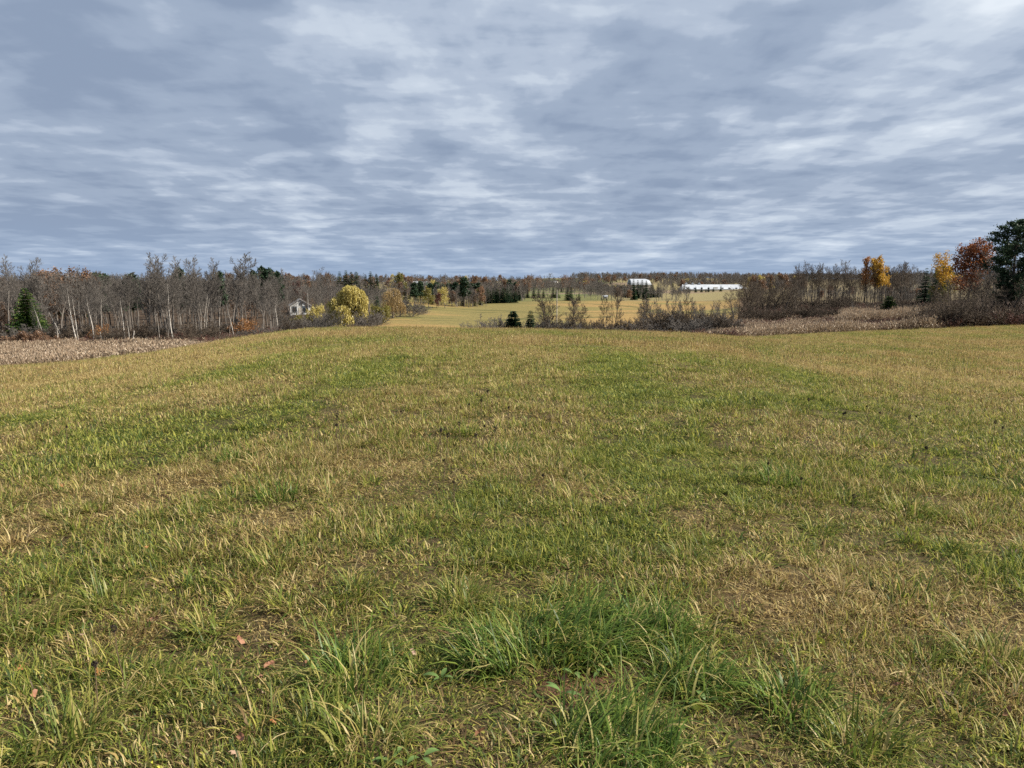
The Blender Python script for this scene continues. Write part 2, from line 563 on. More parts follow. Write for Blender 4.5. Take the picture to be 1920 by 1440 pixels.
GREEN = [(0, (.035, .060, .013)), (.35, (.09, .135, .022)), (.7, (.22, .25, .04)), (1, (.42, .39, .08))]
DRY = [(0, (.085, .052, .026)), (.3, (.23, .15, .062)), (.65, (.44, .325, .115)), (1, (.62, .50, .25))]
M = {
    'grass': grass_mat('grass_blades', GREEN, DRY),
    'lush': leaf_mat('tussock_blades', [(0, (.055, .095, .018)), (.45, (.10, .17, .028)), (.72, (.18, .25, .042)), (.84, (.32, .30, .08)), (1, (.52, .42, .19))], .42, .02, .1),
    'tuft_dry': leaf_mat('dry_tussock_blades', [(0, (.08, .12, .024)), (.4, (.17, .21, .035)), (.75, (.30, .27, .07)), (1, (.48, .37, .16))], .42, .02, .1),
    'reed': leaf_mat('reed_blades', [(0, (.11, .070, .045)), (.45, (.22, .155, .10)), (.8, (.33, .245, .165)), (1, (.44, .355, .25))], .25, .03, .2),
    'redbrush': leaf_mat('red_brush', [(0, (.06, .028, .022)), (.5, (.125, .055, .045)), (1, (.21, .12, .085))], .15, .03, .3),
    'brownbrush': leaf_mat('brown_brush', [(0, (.045, .032, .024)), (.5, (.09, .066, .047)), (1, (.17, .125, .085))], .15, .03, .4),
    'bark': rough_mat('grey_brown_bark', (.075, .064, .055), (.175, .152, .13), 2.5, .9, (3, 3, .6), .3),
    'twig': rough_mat('grey_brown_twigs', (.070, .062, .054), (.142, .126, .110), .7, .9, (1, 1, 1), .5),
    'darkbark': rough_mat('dark_bark', (.032, .026, .021), (.08, .065, .052), 2.5, .9, (3, 3, .6), .2),
    'darktwig': rough_mat('dark_twigs', (.050, .037, .026), (.105, .081, .059), .7, .9, (1, 1, 1), .4),
    'tantwig': rough_mat('tan_twigs', (.12, .085, .05), (.24, .175, .095), .7, .9, (1, 1, 1), .3),
    'birch': rough_mat('pale_birch_bark', (.25, .225, .195), (.56, .52, .46), 1.6, .8, (1, 1, 2.5)),
    'birchdull': rough_mat('dull_pale_bark', (.20, .175, .15), (.42, .385, .335), 1.6, .8, (1, 1, 2.5)),
    'spruce': leaf_mat('spruce_needles', [(0, (.010, .024, .013)), (.6, (.022, .046, .022)), (1, (.045, .075, .032))], .1, .02, .3),
    'greenpine': leaf_mat('green_pine_needles', [(0, (.016, .038, .012)), (.55, (.04, .078, .02)), (1, (.10, .135, .03))], .15, .02, .2),
    'pine': leaf_mat('pine_needles', [(0, (.012, .026, .014)), (.6, (.026, .05, .026)), (1, (.055, .082, .036))], .1, .02, .3),
    'willow': leaf_mat('yellow_willow_leaves', [(0, (.28, .23, .065)), (.5, (.48, .395, .11)), (1, (.64, .54, .18))], .4, .04, .1),
    'willowtan': leaf_mat('tan_willow_leaves', [(0, (.15, .105, .055)), (.5, (.27, .19, .085)), (1, (.40, .28, .11))], .35, .03, .1),
    'olive': leaf_mat('yellow_green_leaves', [(0, (.085, .085, .022)), (.5, (.17, .155, .035)), (1, (.32, .26, .055))], .35, .04, .3),
    'gold': leaf_mat('golden_leaves', [(0, (.26, .135, .02)), (.5, (.47, .27, .03)), (1, (.60, .38, .05))], .4, .04, .1),
    'orange': leaf_mat('orange_leaves', [(0, (.19, .075, .022)), (.5, (.36, .15, .04)), (1, (.48, .24, .07))], .35, .04, .1),
    'red': leaf_mat('rust_red_leaves', [(0, (.10, .036, .017)), (.5, (.22, .078, .03)), (1, (.34, .14, .05))], .35, .04, .1),
    'rust': leaf_mat('rust_brown_leaves', [(0, (.10, .06, .038)), (.5, (.19, .11, .065)), (1, (.28, .17, .10))], .3, .03, .2),
    'maroon': leaf_mat('maroon_leaves', [(0, (.06, .022, .017)), (.5, (.115, .042, .03)), (1, (.18, .075, .045))], .25, .03, .1),
    'white_roof': rough_mat('white_sheet_roof', (.33, .35, .38), (.45, .47, .49), .25, .5),
    'white_wall': rough_mat('white_siding', (.42, .43, .42), (.56, .56, .55), .6, .7),
    'tan_wall': rough_mat('weathered_siding', (.34, .31, .26), (.50, .46, .39), .6, .8),
    'grey_roof': rough_mat('grey_shingles', (.15, .145, .14), (.27, .26, .25), 2.0, .9),
    'green_wall': rough_mat('green_sheet_wall', (.02, .07, .05), (.035, .10, .07), .6, .6),
    'glass': rough_mat('dark_window_glass', (.03, .04, .05), (.07, .09, .11), .5, .15),
    'pole': rough_mat('weathered_pole_wood', (.26, .235, .20), (.42, .39, .34), 2.0, .85, (3, 3, .4)),
    'seed': rough_mat('dark_seed_head', (.012, .009, .008), (.04, .028, .022), 30, .95),
    'stalk': rough_mat('dry_stalk', (.07, .048, .03), (.16, .11, .065), 20, .9),
    'leaf_orange': rough_mat('orange_fallen_leaf', (.20, .085, .03), (.32, .15, .055), 18, .6),
    'leaf_brown': rough_mat('brown_fallen_leaf', (.15, .065, .035), (.30, .15, .085), 18, .6),
    'leaf_pink': rough_mat('pale_fallen_leaf', (.22, .14, .095), (.34, .235, .165), 18, .6),
    'leaf_yellow': rough_mat('yellow_fallen_leaf', (.36, .36, .04), (.50, .48, .07), 18, .6),
    'weed': rough_mat('weed_leaf_green', (.07, .12, .03), (.12, .18, .05), 14, .5),
    'gravel': rough_mat('pale_gravel', (.35, .33, .30), (.50, .48, .44), 1.0, .9),
}


def ground_mat():
    m, N, L = new_mat('ground_cover')
    out = N.new('ShaderNodeOutputMaterial')
    p = N.new('ShaderNodeBsdfPrincipled')
    p.inputs['Roughness'].default_value = .95
    p.inputs['Specular IOR Level'].default_value = .1
    a = N.new('ShaderNodeAttribute')
    a.attribute_name = 'col'
    tc = N.new('ShaderNodeTexCoord')

    def noise(scale, detail=6, rough=.65, stretch=None):
        n = N.new('ShaderNodeTexNoise')
        n.inputs['Scale'].default_value = scale
        n.inputs['Detail'].default_value = detail
        n.inputs['Roughness'].default_value = rough
        L.new(tc.outputs['Object'], n.inputs['Vector'])
        return n.outputs['Fac']
    r1 = add_ramp(N, L, noise(.9, 8, .75), [(.25, (.45, .45, .45)), (.5, (1, 1, 1)), (.75, (1.6, 1.55, 1.4))])
    r2 = add_ramp(N, L, noise(14, 4, .7), [(.3, (.45, .42, .4)), (.5, (1, 1, 1)), (.72, (1.55, 1.5, 1.35))])
    m1 = N.new('ShaderNodeMixRGB')
    m1.blend_type = 'MULTIPLY'
    m1.inputs[0].default_value = .75
    L.new(a.outputs['Color'], m1.inputs[1])
    L.new(r1, m1.inputs[2])
    m2 = N.new('ShaderNodeMixRGB')
    m2.blend_type = 'MULTIPLY'
    m2.inputs[0].default_value = .85
    L.new(m1.outputs[0], m2.inputs[1])
    L.new(r2, m2.inputs[2])
    L.new(m2.outputs[0], p.inputs['Base Color'])
    b = N.new('ShaderNodeBump')
    b.inputs['Strength'].default_value = .8
    b.inputs['Distance'].default_value = .03
    L.new(noise(22, 5, .7), b.inputs['Height'])
    L.new(b.outputs[0], p.inputs['Normal'])
    L.new(p.outputs[0], out.inputs[0])
    return m


# ------------------------------------------------------------------ ground: where each cover lies
def px_of(u):
    return 960 + u * FPX


EDGE_PX = [-500, 0, 250, 450, 600, 700, 760, 830, 900, 1050, 1300, 1450, 1650, 1780, 1900, 2500]
EDGE_D = [70, 68, 71, 75, 82, 96, 110, 110, 88, 84, 92, 101, 107, 107, 108, 112]       # far edge of the near hayfield


def edge_D(u):
    return np.interp(px_of(u), EDGE_PX, EDGE_D)


def dryness(x, y):
    """0 lush green .. 1 all straw, over the hayfield"""
    u, D = polar(x, y)
    r = np.hypot(x, y)
    wx = x + 2.2 * (fbm(x / 9, y / 9, 21, 2) - .5)
    n1 = fbm(wx / 7.0, y / 11.0, 31, 3)
    n2 = fbm(x / 1.6, y / 2.2, 41, 2)
    n3 = fbm(x / .45, y / .45, 45, 2)
    bend = x - .010 * (y - 30) ** 2 * np.sign(x - 3) * sstep(0, 12, np.abs(x - 3)) * .35
    row = .5 + .5 * np.sin(bend * 2 * math.pi / 4.6 + 3 * (fbm(x / 15, y / 15, 51, 2)))
    base = .50 + .07 * sstep(3, 7, r) + .07 * sstep(9, 22, r) - .10 * sstep(60, 90, r)
    d = base + (n1 - .5) * .95 + (n2 - .5) * .75 + (n3 - .5) * .5 + (row - .5) * .26 * sstep(8, 16, r)
    d = d - .16 * sstep(4.2, 2.4, y)
    return np.clip(d, 0.06, .97)


# a few plainly green spots of the photograph (pixel, radius in metres, strength)
SPOTS = [((250, 812), 1.6, .75), ((360, 805), 1.2, .6), ((470, 778), 1.4, .6), ((1330, 750), 2.2, .7), ((1230, 735), 2.0, .4),
         ((740, 710), 2.5, .5), ((560, 690), 4.0, .55), ((640, 640), 7.0, .6), ((1000, 627), 9.0, .4), ((1180, 640), 6.0, .5),
         ((1680, 880), .9, .6), ((1760, 900), .9, .6), ((1130, 690), 3.0, .5), ((1250, 670), 3.0, .4), ((1480, 705), 3.0, .45)]
SPOTS = [(*pix_ground(*p)[:2], r, s) for p, r, s in SPOTS]
DEAD = [((110, 960), 1.3), ((330, 900), 1.2), ((30, 1020), .7), ((480, 1000), .5), ((1700, 1120), .7), ((1850, 1180), .6), ((1110, 1075), .45), ((1620, 1290), .35),
        ((500, 1190), .3), ((420, 1390), .28), ((870, 1085), .35), ((1440, 1130), .4), ((1880, 1320), .3), ((230, 1190), .3), ((1000, 900), .9), ((700, 880), .8), ((1330, 960), .7)]
DEAD = [(*pix_ground(*p)[:2], r) for p, r in DEAD]


def deadness(x, y):
    """1 inside the brown, flattened patches"""
    m = np.zeros(np.shape(x))
    for sx, sy, sr in DEAD:
        q = np.hypot(x - sx, y - sy) / sr + 1.1 * (fbm(x * 2.2, y * 2.2, 69, 2) - .5)
        m = np.maximum(m, sstep(1.15, .35, q))
    return m

BARE = [(*pix_ground(1085, 1265)[:2], .16), (*pix_ground(1040, 1310)[:2], .10)]


TRACKS = [[(1290, 1000), (1200, 850), (1150, 750), (1128, 690), (1118, 650)], [(1420, 1010), (1290, 850), (1215, 750), (1180, 690), (1160, 650)],
          [(1570, 765), (1485, 705), (1432, 665), (1420, 645)], [(1920, 915), (1650, 800), (1450, 740), (1310, 690), (1250, 650)],
          [(1500, 648), (1650, 660), (1800, 657), (1919, 650)], [(1620, 640), (1750, 640), (1919, 631)], [(0, 800), (250, 742), (480, 690), (620, 650)],
          [(300, 860), (560, 770), (700, 700), (760, 650)]]
TRACKS = [np.array([pix_ground(*p)[:2] for p in t]) for t in TRACKS]


def track(x, y):
    """wheel tracks left by the mower: 1 in the rut, 0 off it"""
    x, y = np.asarray(x, float), np.asarray(y, float)
    best = np.full(x.shape, 9.)
    for t in TRACKS:
        k = np.linspace(0, len(t) - 1, 6 * len(t))
        i = np.minimum(k.astype(int), len(t) - 2)
        f = (k - i)[:, None]
        f = f * .999
        q = t[i] * (1 - f) + t[i + 1] * f
        for m in range(len(q) - 1):
            a, bb = q[m], q[m + 1]
            v = bb - a
            h = np.clip(((x - a[0]) * v[0] + (y - a[1]) * v[1]) / (v @ v + 1e-9), 0, 1)
            best = np.minimum(best, np.hypot(x - a[0] - h * v[0], y - a[1] - h * v[1]))
    wob = .25 + .35 * fbm(x / 2, y / 2, 67, 2)
    return sstep(.75, .2, np.abs(best)) * np.clip(wob + .45, 0, 1)


def dry_at(x, y):
    d = dryness(x, y)
    for sx, sy, sr, ss in SPOTS:
        q = np.hypot(x - sx, y - sy) / sr * (1 + .5 * (fbm(x * 1.5, y * 1.5, 61, 2) - .5))
        d = d * (1 - ss * sstep(1.1, .3, q))
    d = d - .38 * track(x, y)
    d = d + .38 * deadness(x, y)
    return np.clip(d, .03, .97)


def mixc(a, b, t):
    return a * (1 - t[:, None]) + np.array(b)[None] * t[:, None]


def ground_colour(x, y):
    u, D = polar(x, y)
    px = px_of(u)
    n = len(x)
    dr = dry_at(x, y)
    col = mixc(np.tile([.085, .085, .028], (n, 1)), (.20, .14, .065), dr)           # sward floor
    near = sstep(30, 10, D)                                                        # thin turf: dark soil and wet thatch, plus painted-in shade between the tufts
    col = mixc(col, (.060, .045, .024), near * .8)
    for bx, by, br in BARE:
        q = np.hypot(x - bx, y - by)
        col = mixc(col, (.10, .055, .032), sstep(br * 1.6, br * .8, q))
    e = edge_D(u)
    out = sstep(0, 2.0, D - e)
    # beyond the near field: marsh floor
    col = mixc(col, (.13, .085, .06), out * (sstep(560, 500, px) + sstep(1280, 1330, px)).clip(0, 1))
    col = mixc(col, (.12, .095, .055), sstep(215, 240, D) * sstep(1385, 1410, px))
    # scrubby strip behind the crest
    col = mixc(col, (.07, .055, .035), out * sstep(880, 900, px) * sstep(1330, 1280, px) * sstep(135, 125, D))
    # second hayfield down the slope, golden with greener bands and wheel tracks
    f2 = out * sstep(660, 700, px) * sstep(1392, 1375, px) * sstep(128, 136, D + 30 * sstep(900, 860, px)) * sstep(345, 335, D)
    g = fbm(x / 34, y / 26, 71, 3)
    band = sstep(.40, .66, g + .20 * sstep(190, 240, D) - .18 * sstep(1050, 1250, px))
    c2 = mixc(np.tile([.255, .172, .068], (n, 1)), (.165, .142, .052), band * .9)
    tr = np.zeros(n)
    for k, (cx, cy, rad) in enumerate([(-34, 226, 42), (-34, 226, 45), (-10, 262, 60), (-10, 262, 63), (30, 330, 92), (30, 330, 96)]):
        q = np.abs(np.hypot((x - cx), (y - cy) * 1.0) - rad)
        tr = np.maximum(tr, sstep(1.7, .6, q) * sstep(.3, .5, fbm(x / 12, y / 12, 80 + k, 2)))
    c2 = mixc(c2, (.075, .08, .028), tr * .85)
    col = col * (1 - f2[:, None]) + c2 * f2[:, None]
    # lawns and paddocks beyond
    far = sstep(338, 348, D)
    cf = mixc(np.tile([.13, .13, .05], (n, 1)), (.11, .14, .05), sstep(.4, .6, fbm(x / 60, y / 60, 91, 2)))
    cf = mixc(cf, (.21, .175, .085), sstep(1110, 1170, px) + sstep(960, 930, px))
    cf = mixc(cf, (.19, .135, .10), sstep(.5, .62, fbm(x / 70, y / 40, 95, 2)) * sstep(380, 500, D) * .8)
    col = col * (1 - far[:, None]) + cf * far[:, None]
    cf = mixc(cf, (.13, .105, .06), sstep(1385, 1410, px))
    col = col * (1 - (far * sstep(1385, 1410, px))[:, None]) + cf * (far * sstep(1385, 1410, px))[:, None]
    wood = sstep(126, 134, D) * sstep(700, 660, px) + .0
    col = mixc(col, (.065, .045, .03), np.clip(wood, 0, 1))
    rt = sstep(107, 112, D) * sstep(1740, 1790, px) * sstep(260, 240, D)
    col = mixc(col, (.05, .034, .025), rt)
    return col


def build_ground():
    th = np.concatenate([np.linspace(-180, -52, 33)[:-1], np.linspace(-52, 52, 521), np.linspace(52, 180, 33)[1:-1]])
    th = np.radians(th)
    r = np.concatenate([[.25], np.exp(np.linspace(math.log(.5), math.log(12), 70)), np.linspace(12.4, 130, 190),
                        np.linspace(131.5, 360, 150), np.exp(np.linspace(math.log(365), math.log(2900), 45)), [9000.]])
    T, Rr = np.meshgrid(th, r, indexing='ij')
    x, y = (Rr * np.sin(T)).ravel(), (Rr * np.cos(T)).ravel()
    z = ground_z(x, y)
    V = np.c_[x, y, z]
    nt, nr = len(th), len(r)
    i = np.arange(nt)[:, None]
    j = np.arange(nr - 1)[None]
    i2 = (i + 1) % nt
    F = np.stack([(i * nr + j), (i * nr + j + 1), (i2 * nr + j + 1), (i2 * nr + j)], -1).reshape(-1, 4)
    V = np.r_[V, [[0, 0, float(ground_z(np.array([0.]), np.array([0.]))[0])]]]
    k = len(V) - 1
    ii = np.arange(nt)
    fan = np.c_[ii * nr, ((ii + 1) % nt) * nr, np.full(nt, k)]
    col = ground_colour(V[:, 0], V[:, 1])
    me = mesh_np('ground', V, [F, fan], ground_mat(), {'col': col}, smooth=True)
    o = link('ground', me)
    tag(o, kind='structure')


build_ground()


# ------------------------------------------------------------------ scattering (for uncountable cover only)
def scatter(name, P, rot, scl, idx, dry, variants, kind='stuff', label=None, cat=None):
    me = bpy.data.meshes.new(name)
    n = len(P)
    me.vertices.add(n)
    me.vertices.foreach_set('co', np.asarray(P, np.float32).ravel())
    a = me.attributes.new('rot', 'FLOAT_VECTOR', 'POINT')
    a.data.foreach_set('vector', np.asarray(rot, np.float32).ravel())
    a = me.attributes.new('scl', 'FLOAT_VECTOR', 'POINT')
    a.data.foreach_set('vector', np.asarray(scl, np.float32).ravel())
    a = me.attributes.new('idx', 'INT', 'POINT')
    a.data.foreach_set('value', np.asarray(idx, np.int32))
    a = me.attributes.new('dry', 'FLOAT', 'POINT')
    a.data.foreach_set('value', np.asarray(dry, np.float32))
    col = bpy.data.collections.new(name + '_pieces')
    for k, v in enumerate(variants):
        o = bpy.data.objects.new('%s_piece_%02d' % (name, k), v)
        col.objects.link(o)
    o = link(name, me)
    g = bpy.data.node_groups.new(name + '_scatter', 'GeometryNodeTree')
    g.interface.new_socket('Geometry', in_out='INPUT', socket_type='NodeSocketGeometry')
    g.interface.new_socket('Geometry', in_out='OUTPUT', socket_type='NodeSocketGeometry')
    N, L = g.nodes, g.links
    gi, go = N.new('NodeGroupInput'), N.new('NodeGroupOutput')
    ip = N.new('GeometryNodeInstanceOnPoints')
    ci = N.new('GeometryNodeCollectionInfo')
    ci.inputs['Collection'].default_value = col
    ci.inputs['Separate Children'].default_value = True
    ci.inputs['Reset Children'].default_value = True
    ip.inputs['Pick Instance'].default_value = True

    def named(nm, typ):
        a = N.new('GeometryNodeInputNamedAttribute')
        a.data_type = typ
        a.inputs['Name'].default_value = nm
        return a.outputs[0]
    e = N.new('FunctionNodeEulerToRotation')
    L.new(named('rot', 'FLOAT_VECTOR'), e.inputs[0])
    L.new(gi.outputs[0], ip.inputs['Points'])
    L.new(ci.outputs[0], ip.inputs['Instance'])
    L.new(named('idx', 'INT'), ip.inputs['Instance Index'])
    L.new(e.outputs[0], ip.inputs['Rotation'])
    L.new(named('scl', 'FLOAT_VECTOR'), ip.inputs['Scale'])
    L.new(ip.outputs[0], go.inputs[0])
    md = o.modifiers.new('scatter', 'NODES')
    md.node_group = g
    tag(o, label, cat, kind=kind)
    return o


def blades(n, radius, L0, L1, w, tilt, curl, segs, r, heading=None, spread=None, attr2=None, core=.5):
    """n grass blades rooted in a disc; returns V, F, rnd, rnd2"""
    rad = radius * r.uniform(0, 1, n) ** core
    a0 = r.uniform(0, 2 * math.pi, n)
    base = np.c_[rad * np.cos(a0), rad * np.sin(a0), np.full(n, -.012)]
    phi = a0 + r.normal(0, .9, n) if heading is None else r.normal(heading, spread, n)
    Ln = (L0 + (L1 * 1.25 - L0) * r.uniform(0, 1, n) ** 1.7) * (1 - .25 * rad / max(radius, 1e-6))
    th0 = np.abs(r.normal(0, tilt, n))
    be = np.abs(r.normal(curl, curl * .5, n))
    tw = r.normal(0, .6, n)
    wd = w * np.clip(r.lognormal(0, .38, n), .45, 2.1)
    P = base.copy()
    V = np.zeros((n, 2 * segs + 1, 3))
    hx = np.c_[np.cos(phi), np.sin(phi)]
    for k in range(segs + 1):
        s = k / segs
        wv = np.c_[-np.sin(phi + tw * s), np.cos(phi + tw * s), np.zeros(n)] * (wd * (1 - s ** 1.8) * .5)[:, None]
        if k < segs:
            V[:, 2 * k] = P - wv
            V[:, 2 * k + 1] = P + wv
        else:
            V[:, 2 * k] = P
        th = np.minimum(th0 + be * ((k + .5) / segs) ** 1.4, 2.6)
        st = (Ln / segs)[:, None]
        P = P + np.c_[hx * np.sin(th)[:, None], np.cos(th)[:, None]] * st
        P[:, 2] = np.maximum(P[:, 2], .004)
    m = 2 * segs + 1
    b = np.arange(n)[:, None] * m
    Q = np.concatenate([np.c_[b + 2 * k, b + 2 * k + 1, b + 2 * k + 3, b + 2 * k + 2] for k in range(segs - 1)]) if segs > 1 else np.zeros((0, 4), int)
    T = np.c_[b + 2 * segs - 2, b + 2 * segs - 1, b + 2 * segs]
    return V.reshape(-1, 3), [Q, T], np.repeat(r.uniform(0, 1, n), m), np.repeat(r.uniform(0, 1, n), m)


def join_parts(parts):
    Vs, Qs, Ts, A, B, o = [], [], [], [], [], 0
    for V, F, a, b in parts:
        Vs.append(V)
        Qs.append(F[0] + o)
        Ts.append(F[1] + o)
        A.append(a)
        B.append(b)
        o += len(V)
    return np.concatenate(Vs), [np.concatenate(Qs), np.concatenate(Ts)], np.concatenate(A), np.concatenate(B)


def clump_mesh(name, parts, mat):
    V, F, a, b = join_parts(parts)
    return mesh_np(name, V, F, mat, {'rnd': a, 'rnd2': b})


def wedge_points(d0, d1, dens, half=R(46), mask_edge=True):
    """random points of a ring sector in front of the camera; dens per square metre"""
    area = half * (d1 * d1 - d0 * d0)
    n = int(area * dens)
    r = np.sqrt(rng.uniform(d0 * d0, d1 * d1, n))
    t = rng.uniform(-half, half, n)
    x, y = r * np.sin(t), r * np.cos(t)
    if mask_edge:
        u, D = polar(x, y)
        k = D < edge_D(u) + rng.normal(0, .5, n)
        x, y = x[k], y[k]
    return x, y


def build_grass():
    g = M['grass']
    r = np.random.default_rng(11)
    near, mid, far = [], [], []
    # nearest sward: single blades can be made out
    for k in range(5):     # leafy
        near.append(clump_mesh('sward', [blades(26, .11, .03, .11, .0056, .85, 1.5, 4, r), blades(30, .14, .025, .07, .0048, 1.25, .9, 3, r)], g))
    for k in range(4):     # matted, lying dead blades
        near.append(clump_mesh('sward', [blades(56, .15, .035, .11, .0042, 1.5, .6, 3, r), blades(8, .1, .03, .07, .005, .6, 1.2, 3, r)], g))
    for k in range(2):     # fine upright stems
        near.append(clump_mesh('sward', [blades(6, .12, .06, .13, .0028, .5, .6, 3, r), blades(42, .14, .025, .08, .0045, 1.25, .9, 3, r)], g))
    for k in range(4):
        mid.append(clump_mesh('sward', [blades(50, .22, .035, .095, .0085, .8, 1.1, 3, r), blades(30, .24, .025, .075, .0075, 1.25, .7, 2, r)], g))
    for k in range(2):
        mid.append(clump_mesh('sward', [blades(16, .22, .06, .15, .005, .4, .4, 2, r), blades(48, .24, .03, .085, .0075, 1.05, .8, 2, r)], g))
    for k in range(3):
        far.append(clump_mesh('sward', [blades(110, .6, .04, .115, .016, .75, .8, 2, r)], g))
    for k in range(3):
        far.append(clump_mesh('sward', [blades(50, .6, .10, .22, .010, .25, .3, 2, r), blades(80, .6, .04, .11, .016, .85, .7, 2, r)], g))
    tuft = []
    for k in range(5):
        tuft.append(clump_mesh('sward', [blades(80, .075, .09, .20, .0062, .75, 1.5, 5, r), blades(36, .10, .05, .11, .0055, 1.15, .9, 3, r)], g))
    vars_ = near + mid + far + tuft
    P, rot, scl, idx, dry = [], [], [], [], []

    def add(x, y, choose, s0, s1):
        n = len(x)
        keep = np.ones(n, bool)
        for bx, by, br in BARE:
            keep &= ~((np.hypot(x - bx, y - by) < br) & (rng.uniform(0, 1, n) < .9))
        lump = sstep(.36, .68, fbm(x / .42, y / .42, 101, 2))
        if s0 < 2:
            keep &= rng.uniform(0, 1, n) < (.62 + .5 * lump + .35 * sstep(10, 30, np.hypot(x, y)))
        x, y, lump = x[keep], y[keep], lump[keep]
        n = len(x)
        d = dry_at(x, y)
        z = ground_z(x, y)
        hv = .38 + .95 * lump + .3 * (fbm(x / 2.5, y / 2.5, 103, 2) - .5)
        d = np.clip(d + .22 * (.45 - lump) * sstep(14, 5, np.hypot(x, y)), .03, .97)
        hv = hv * (1 - .35 * track(x, y)) * (1 - .35 * deadness(x, y))
        u_, D_ = polar(x, y)
        hv = hv * (1 + .9 * sstep(9, 0, edge_D(u_) - D_) * rng.uniform(0, 1, n) ** 2)
        s = rng.uniform(s0, s1, n)
        P.append(np.c_[x, y, z])
        rot.append(np.c_[rng.normal(0, .12, n), rng.normal(0, .12, n), rng.uniform(0, 2 * math.pi, n)])
        scl.append(np.c_[s, s, s * hv * rng.uniform(.8, 1.15, n)])
        idx.append(choose(n, d))
        dry.append(d)

    def ch_near(n, d):
        t = rng.uniform(0, 1, n) + (d - .45) * .9
        return np.where(t < .62, rng.integers(0, 5, n), np.where(t < 1.12, rng.integers(5, 9, n), rng.integers(9, 11, n)))

    def ch_mid(n, d):
        t = rng.uniform(0, 1, n) + (d - .5) * .9
        return 11 + np.where(t < .72, rng.integers(0, 4, n), rng.integers(4, 6, n))

    def ch_far(n, d):
        t = rng.uniform(0, 1, n) + (d - .5) * .9
        return 17 + np.where(t < .6, rng.integers(0, 3, n), rng.integers(3, 6, n))
    add(*wedge_points(.8, 4.0, 300, R(82)), ch_near, .8, 1.25)
    add(*wedge_points(4.0, 8.0, 200, R(60)), ch_near, .9, 1.45)
    add(*wedge_points(8.0, 15.0, 62, R(51)), ch_mid, .85, 1.3)
    add(*wedge_points(15.0, 27.0, 36, R(48)), ch_mid, 1.0, 1.6)
    add(*wedge_points(27.0, 60.0, 7.5, R(44)), ch_far, .8, 1.3)
    add(*wedge_points(60.0, 150.0, 4.2, R(43)), ch_far, .9, 1.5)
    # tufts standing proud of the sward
    for d0, d1, dens, s0, s1 in ((1.2, 8, 8.5, .65, 1.3), (8, 24, 3.2, .9, 1.6)):
        x, y = wedge_points(d0, d1, dens, R(58))
        n = len(x)
        d = np.clip(dry_at(x, y) - .22 + rng.normal(0, .26, n), .03, .9)
        sc_ = rng.uniform(s0, s1, n)
        P.append(np.c_[x, y, ground_z(x, y)])
        rot.append(np.c_[rng.normal(0, .1, n), rng.normal(0, .1, n), rng.uniform(0, 6.28, n)])
        scl.append(np.c_[sc_, sc_, sc_ * rng.uniform(.7, 1.1, n)])
        idx.append(23 + rng.integers(0, 5, n))
        dry.append(d)
    scatter('grass', np.concatenate(P), np.concatenate(rot), np.concatenate(scl), np.concatenate(idx), np.concatenate(dry), vars_,
            label='rough autumn hay grass, green mixed with straw, covering the near field', cat='grass')


build_grass()


# ------------------------------------------------------------------ plant generators
def skeleton(seed, H=10., r0=.16, start=.3, ang=(35, 60), n=(14, 6, 5), ratio=(.42, .45, .5), wob=.08, up=.06, levels=3, stems=1,
             stem_spread=.0, taper=1.0, lean=0.0, twig=.012, shape=None, top=1.0):
    """branching skeleton; returns segments per level: list of arrays (p0,p1,r0,r1)"""
    r = random.Random(seed)
    segs = [[] for _ in range(levels + 1)]

    def rv():
        v = Vector((r.gauss(0, 1), r.gauss(0, 1), r.gauss(0, 1)))
        return v

    def grow(p, d, Ln, rad, lev):
        k = (10, 5, 3, 2)[min(lev, 3)]
        pts = [(p.copy(), rad, d.copy())]
        for i in range(k):
            d = (d + rv() * wob * (1.0 if lev == 0 else 1.8) + Vector((0, 0, up * (0 if lev == 0 else 1)))).normalized()
            q = p + d * (Ln / k)
            t = (i + 1) / k
            r1 = max(rad * (1 - t * (.93 if lev < levels else .6) * taper), twig * .55)
            segs[lev].append((*p, *q, pts[-1][1], r1))
            p = q
            pts.append((p.copy(), r1, d.copy()))
        if lev >= levels:
            return
        m = n[lev]
        a0 = r.uniform(0, 6.28)
        for i in range(m):
            t0 = start if lev == 0 else .22
            t = t0 + (top - t0) * (i + r.uniform(.1, .9)) / m
            f = min(t * k, k - 1e-3)
            i0 = int(f)
            pa, ra, da = pts[i0]
            pb, rb, db = pts[i0 + 1]
            q = pa.lerp(pb, f - i0)
            rr = ra + (rb - ra) * (f - i0)
            perp = da.orthogonal().normalized()
            az = a0 + i * 2.4 + r.uniform(-.4, .4)
            perp.rotate(__import__('mathutils').Quaternion(da, az))
            an = R(r.uniform(*ang)) * (1.15 - .35 * t if lev == 0 else 1)
            nd = (da * math.cos(an) + perp * math.sin(an)).normalized()
            if lev == 0:
                ln = H * ratio[0] * (shape(t) if shape else (1.15 - .75 * t)) * r.uniform(.7, 1.15)
            else:
                ln = Ln * ratio[lev] * (1.1 - .5 * t) * r.uniform(.7, 1.2)
            grow(q, nd, ln, max(rr * (.55 if lev == 0 else .6), twig), lev + 1)
    for sidx in range(stems):
        az = sidx * 2.4 + r.uniform(0, .8)
        sp = stem_spread * r.uniform(.35, 1.0)
        d = Vector((math.sin(sp) * math.cos(az) + lean, math.sin(sp) * math.sin(az), math.cos(sp))).normalized()
        grow(Vector((.12 * math.cos(az) * (stems > 1), .12 * math.sin(az) * (stems > 1), -.25)), d,
             (H + .25) * (1 if stems == 1 else r.uniform(.7, 1)), r0 * (1 if stems == 1 else r.uniform(.6, 1)), 0)
    return [np.array(q) if q else np.zeros((0, 8)) for q in segs]


